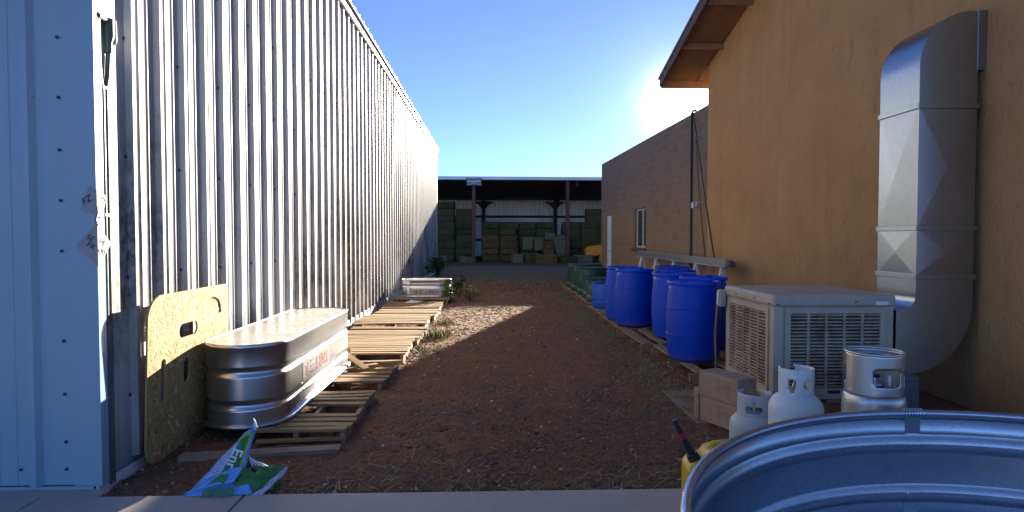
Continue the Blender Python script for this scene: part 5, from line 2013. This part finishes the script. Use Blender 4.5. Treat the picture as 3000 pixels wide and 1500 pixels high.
def seed_bag():
    """torn plastic sack slumped on the edge of the sidewalk"""
    t = thing('torn_bag', 'torn blue and green plastic soil bag slumped open at the edge of the sidewalk', 'bag', (-1.50, 3.62, 0.0))

    def sheet(name, corners, mat, nu=14, nv=14, amp=0.012, seed=1, thick=0.003, fold=None, parent=t):
        r = random.Random(seed)
        c00, c10, c11, c01 = [Vector(c) for c in corners]
        ph = [r.uniform(0, 6.28) for _ in range(6)]
        vs = []
        for j in range(nv + 1):
            for i in range(nu + 1):
                u, v = i / nu, j / nv
                p = (c00 * (1 - u) + c10 * u) * (1 - v) + (c01 * (1 - u) + c11 * u) * v
                n_ = (c10 - c00).cross(c01 - c00).normalized()
                w = math.sin(7 * u + 4 * v + ph[0]) * 0.5 + math.sin(13 * v - 6 * u + ph[1]) * 0.3 + math.sin(21 * u + 9 * v + ph[2]) * 0.2
                p = p + n_ * (w * amp + (fold(u, v) if fold else 0))
                vs.append(p)
        fs = [(j * (nu + 1) + i, j * (nu + 1) + i + 1, (j + 1) * (nu + 1) + i + 1, (j + 1) * (nu + 1) + i) for j in range(nv) for i in range(nu)]
        m = MB()
        m.add(vs, fs, mat, True)
        return m.build(name, parent, solid=thick, fix=True)
    # upright back panel (blue), leaning: wide at the bottom left, peak at the upper right
    A, B, C_, D_ = (-0.24, -0.045, 0.03), (0.05, 0.0, 0.10), (0.085, 0.10, 0.36), (-0.03, 0.08, 0.27)
    back = sheet('back_panel', [A, B, C_, D_], 'bag_blue', amp=0.015, seed=2, fold=lambda u, v: 0.03 * math.sin(math.pi * u))
    # folded front flap (brighter blue triangle) with a green leaf mark
    flap = sheet('front_flap', [(-0.25, -0.125, 0.045), (0.035, -0.105, 0.105), (0.07, -0.045, 0.17), (-0.02, -0.06, 0.155)], 'bag_blue', amp=0.006, seed=5, fold=lambda u, v: 0.016 * math.sin(math.pi * u))
    # lower belly of the bag (green), rounded mound
    m = MB()
    vs, fs = [], []
    nu, nv = 26, 10
    r = random.Random(9)
    for j in range(nv + 1):
        f = j / nv
        for i in range(nu):
            a = 2 * math.pi * i / nu
            k = math.cos(f * math.pi / 2) ** 0.6
            wob = 1 + 0.07 * math.sin(3 * a + 5 * f) + 0.05 * math.sin(7 * a - 9 * f) + r.uniform(-.015, .015)
            vs.append((0.10 + 0.145 * k * wob * math.cos(a), 0.0 + 0.115 * k * wob * math.sin(a), 0.015 + 0.125 * math.sin(f * math.pi / 2) * (1 + 0.10 * math.sin(2 * a))))
    for j in range(nv):
        for i in range(nu):
            a, b = j * nu + i, j * nu + (i + 1) % nu
            fs.append((a, b, b + nu, a + nu))
    m.add(vs, fs, 'bag_green', True)
    m.build('belly', t)
    sheet('side_flap', [(0.10, -0.10, 0.035), (0.24, -0.07, 0.04), (0.275, 0.03, 0.135), (0.15, 0.05, 0.155)], 'bag_green', amp=0.010, seed=8)
    sheet('torn_edge', [(0.145, -0.125, 0.028), (0.20, -0.12, 0.03), (0.300, 0.02, 0.135), (0.285, 0.03, 0.14)], 'bag_panel', nu=6, amp=0.020, seed=4)
    sheet('bottom_panel', [(-0.24, -0.145, 0.042), (0.15, -0.135, 0.046), (0.10, -0.075, 0.10), (-0.12, -0.100, 0.095)], 'bag_blue', amp=0.004, seed=6)
    # soil mound, coloured near-black to paint in the dark of the open mouth
    m = MB()
    m.lathe([(0.10, 0.0), (0.07, 0.022), (0.0, 0.03)], 'soil', 18, (0.065, 0.045, 0.118))
    m.build('soil', t)

    # printing
    def on(corners, u, v, off=0.004):
        c00, c10, c11, c01 = [Vector(c) for c in corners]
        p = (c00 * (1 - u) + c10 * u) * (1 - v) + (c01 * (1 - u) + c11 * u) * v
        return p
    bc = [A, B, C_, D_]
    nrm = (Vector(B) - Vector(A)).cross(Vector(D_) - Vector(A)).normalized()
    if nrm.y > 0:
        nrm = -nrm

    def patch(name, u0, v0, u1, v1, mat, off, par=back, nn=8):
        vs = []
        for j in range(nn + 1):
            for i in range(nn + 1):
                u, v = u0 + (u1 - u0) * i / nn, v0 + (v1 - v0) * j / nn
                ph = random.Random(2)
                p_ = [ph.uniform(0, 6.28) for _ in range(6)]
                w = math.sin(7 * u + 4 * v + p_[0]) * 0.5 + math.sin(13 * v - 6 * u + p_[1]) * 0.3 + math.sin(21 * u + 9 * v + p_[2]) * 0.2
                n_ = (Vector(B) - Vector(A)).cross(Vector(D_) - Vector(A)).normalized()
                vs.append(on(bc, u, v) + n_ * (w * 0.015 + 0.03 * math.sin(math.pi * u)) + nrm * off)
        m = MB()
        m.add(vs, [(j * (nn + 1) + i, j * (nn + 1) + i + 1, (j + 1) * (nn + 1) + i + 1, (j + 1) * (nn + 1) + i) for j in range(nn) for i in range(nn)], mat, True)
        return m.build(name, par, fix=False)
    patch('text_panel', 0.10, 0.20, 0.46, 0.80, 'bag_panel', 0.0035)
    for k in range(7):
        patch('text_line', 0.13, 0.26 + 0.07 * k, 0.42, 0.282 + 0.07 * k, 'text_navy', 0.0045, nn=4)
    patch('label_border', 0.50, 0.12, 0.92, 0.92, 'bag_lime', 0.0035)
    patch('label', 0.50, 0.12, 0.86, 0.86, 'bag_label', 0.0048)
    mid = on(bc, 0.74, 0.42) + nrm * 0.034
    up = (on(bc, 0.68, 0.12) - on(bc, 0.68, 0.86)).normalized()
    xr_ = (Vector(B) - Vector(A)).normalized()
    text_mesh('Enr', 0.085, 0.0005, 'bag_white', 'lettering', back, frame(on(bc, 0.68, 0.42) + nrm * 0.046, up, xr_), 0, 0.002)
    text_mesh('nrich', 0.085, 0.0005, 'bag_label', 'lettering', t, frame((-0.04, -0.153, 0.070), (1, 0.02, 0.02), (0, 0.5, 0.85)), 0.25, 0.003)
    m = MB()
    m.add([(-0.13, -0.128, 0.085), (-0.02, -0.118, 0.10), (0.0, -0.096, 0.145), (-0.045, -0.094, 0.145)], [(0, 1, 2, 3)], 'bag_label')
    m.build('leaf_mark', flap, solid=0.001)
    # frayed strands at the tear
    m = MB()
    for k in range(5):
        x = 0.06 + 0.012 * k
        m.tube([(x, 0.05, 0.20 - 0.01 * k), (x + 0.02, 0.03, 0.17), (x + 0.035 + 0.01 * k, 0.02, 0.145)], 0.003, 'bag_white', 5)
    m.build('frayed_edge', t)
    m = MB()
    m.tube([(0.083, 0.10, 0.35), (0.078, 0.102, 0.385), (0.070, 0.10, 0.41)], [0.012, 0.007, 0.002], 'bag_white', 6)
    m.build('drawn_corner', t)


# ------------------------------------------------------------------ plants
def leafy(name, label, cat, loc, n, spread, height, leaf, mat, seed, group=None, droop=0.4):
    r = np.random.default_rng(seed)
    t = thing(name, label, cat, loc, 0, group)
    m = MB()
    tips = []
    for k in range(max(4, n // 22)):
        a = r.uniform(0, 2 * math.pi)
        q = r.uniform(0.2, 1.0)
        tip = Vector((math.cos(a) * spread * q, math.sin(a) * spread * q, height * (1.0 - 0.45 * q ** 2) * r.uniform(0.75, 1.05)))
        mid = Vector((tip.x * 0.35, tip.y * 0.35, tip.z * 0.6))
        m.tube([(0, 0, 0), mid, tip], [0.006, 0.004, 0.002], 'stem', 5)
        tips.append((mid, tip))
    m.build('stem', t)
    V, F = [], []
    for k in range(n):
        mid, tip = tips[r.integers(len(tips))]
        f = r.uniform(0.0, 1.05)
        p = mid.lerp(tip, f) + Vector(r.normal(0, spread * 0.09, 3))
        p.z = max(0.01, p.z)
        d = Vector((r.normal(), r.normal(), abs(r.normal()) * 0.8 - droop * 0.3)).normalized()
        s = d.cross(Vector((r.normal(), r.normal(), r.normal()))).normalized()
        L = leaf * r.uniform(0.6, 1.3)
        w = L * 0.32
        i = len(V)
        V += [p, p + d * L * 0.5 + s * w, p + d * L, p + d * L * 0.5 - s * w]
        F.append((i, i + 1, i + 2, i + 3))
    np_mesh('foliage', np.array([tuple(v) for v in V]), np.array(F), mat, t)
    return t


def tuft(label, loc, n, spread, height, seed, mat='grass'):
    r = np.random.default_rng(seed)
    V, F = [], []
    for k in range(n):
        b = np.array([r.normal(0, spread), r.normal(0, spread * 1.3), 0.0])
        a = r.uniform(0, 2 * math.pi)
        d = np.array([math.cos(a), math.sin(a), 0])
        s = np.array([-math.sin(a), math.cos(a), 0]) * 0.004
        h = height * r.uniform(0.4, 1.1)
        ln = r.uniform(0.2, 0.9) * h
        i = len(V)
        V += [b - s, b + s, b + d * ln * 0.4 + s * 0.8 + [0, 0, h * 0.7], b + d * ln * 0.4 - s * 0.8 + [0, 0, h * 0.7], b + d * ln + [0, 0, h] + s * 0.2, b + d * ln + [0, 0, h] - s * 0.2]
        F += [(i, i + 1, i + 2, i + 3), (i + 3, i + 2, i + 4, i + 5)]
    o = np_mesh('grass_tuft', np.array(V), np.array(F), mat)
    o.location = loc
    return tag(o, label, 'grass')


def plants():
    leafy('bush', 'dark leafy bush at the far end of the metal building', 'bush', (-1.85, 21.4, 0), 900, 0.42, 0.85, 0.085, 'leaf_dark', 3)
    leafy('weed', 'bright green upright weed catching the sun at the far tank corner', 'weed', (-0.93, 13.75, 0), 260, 0.14, 0.52, 0.055, 'leaf', 4, 'weeds by the far tank')
    leafy('weed', 'yellow green spreading weed standing in the dirt right of the far tank', 'weed', (-0.50, 14.25, 0), 420, 0.34, 0.42, 0.045, 'grass', 5, 'weeds by the far tank')
    leafy('weed', 'shaded dark weed behind the bright upright one', 'weed', (-0.78, 15.0, 0), 380, 0.28, 0.5, 0.06, 'leaf_dark', 6, 'weeds by the far tank')
    tuft('yellowing grass tuft beside the third sunlit pallet', (-0.78, 9.1, 0), 260, 0.13, 0.16, 7)
    tuft('small low grass tuft beside the first sunlit pallet', (-0.86, 7.9, 0), 130, 0.10, 0.10, 8)
    tuft('thin dry grass tuft beside the fourth sunlit pallet', (-0.76, 10.5, 0), 150, 0.08, 0.11, 9)


# ------------------------------------------------------------------ assemble
ground()
metal_building()
stucco_building()
block_building()
hay_shed()
bales()
pallets()
tanks()
osb_sheet()
barrels()
sawhorse_beam()
cooler()
duct()
concrete_blocks()
cylinders()
fuel_can()
seed_bag()
wall_tags()
plants()
scatter_ground()
rough_yard()
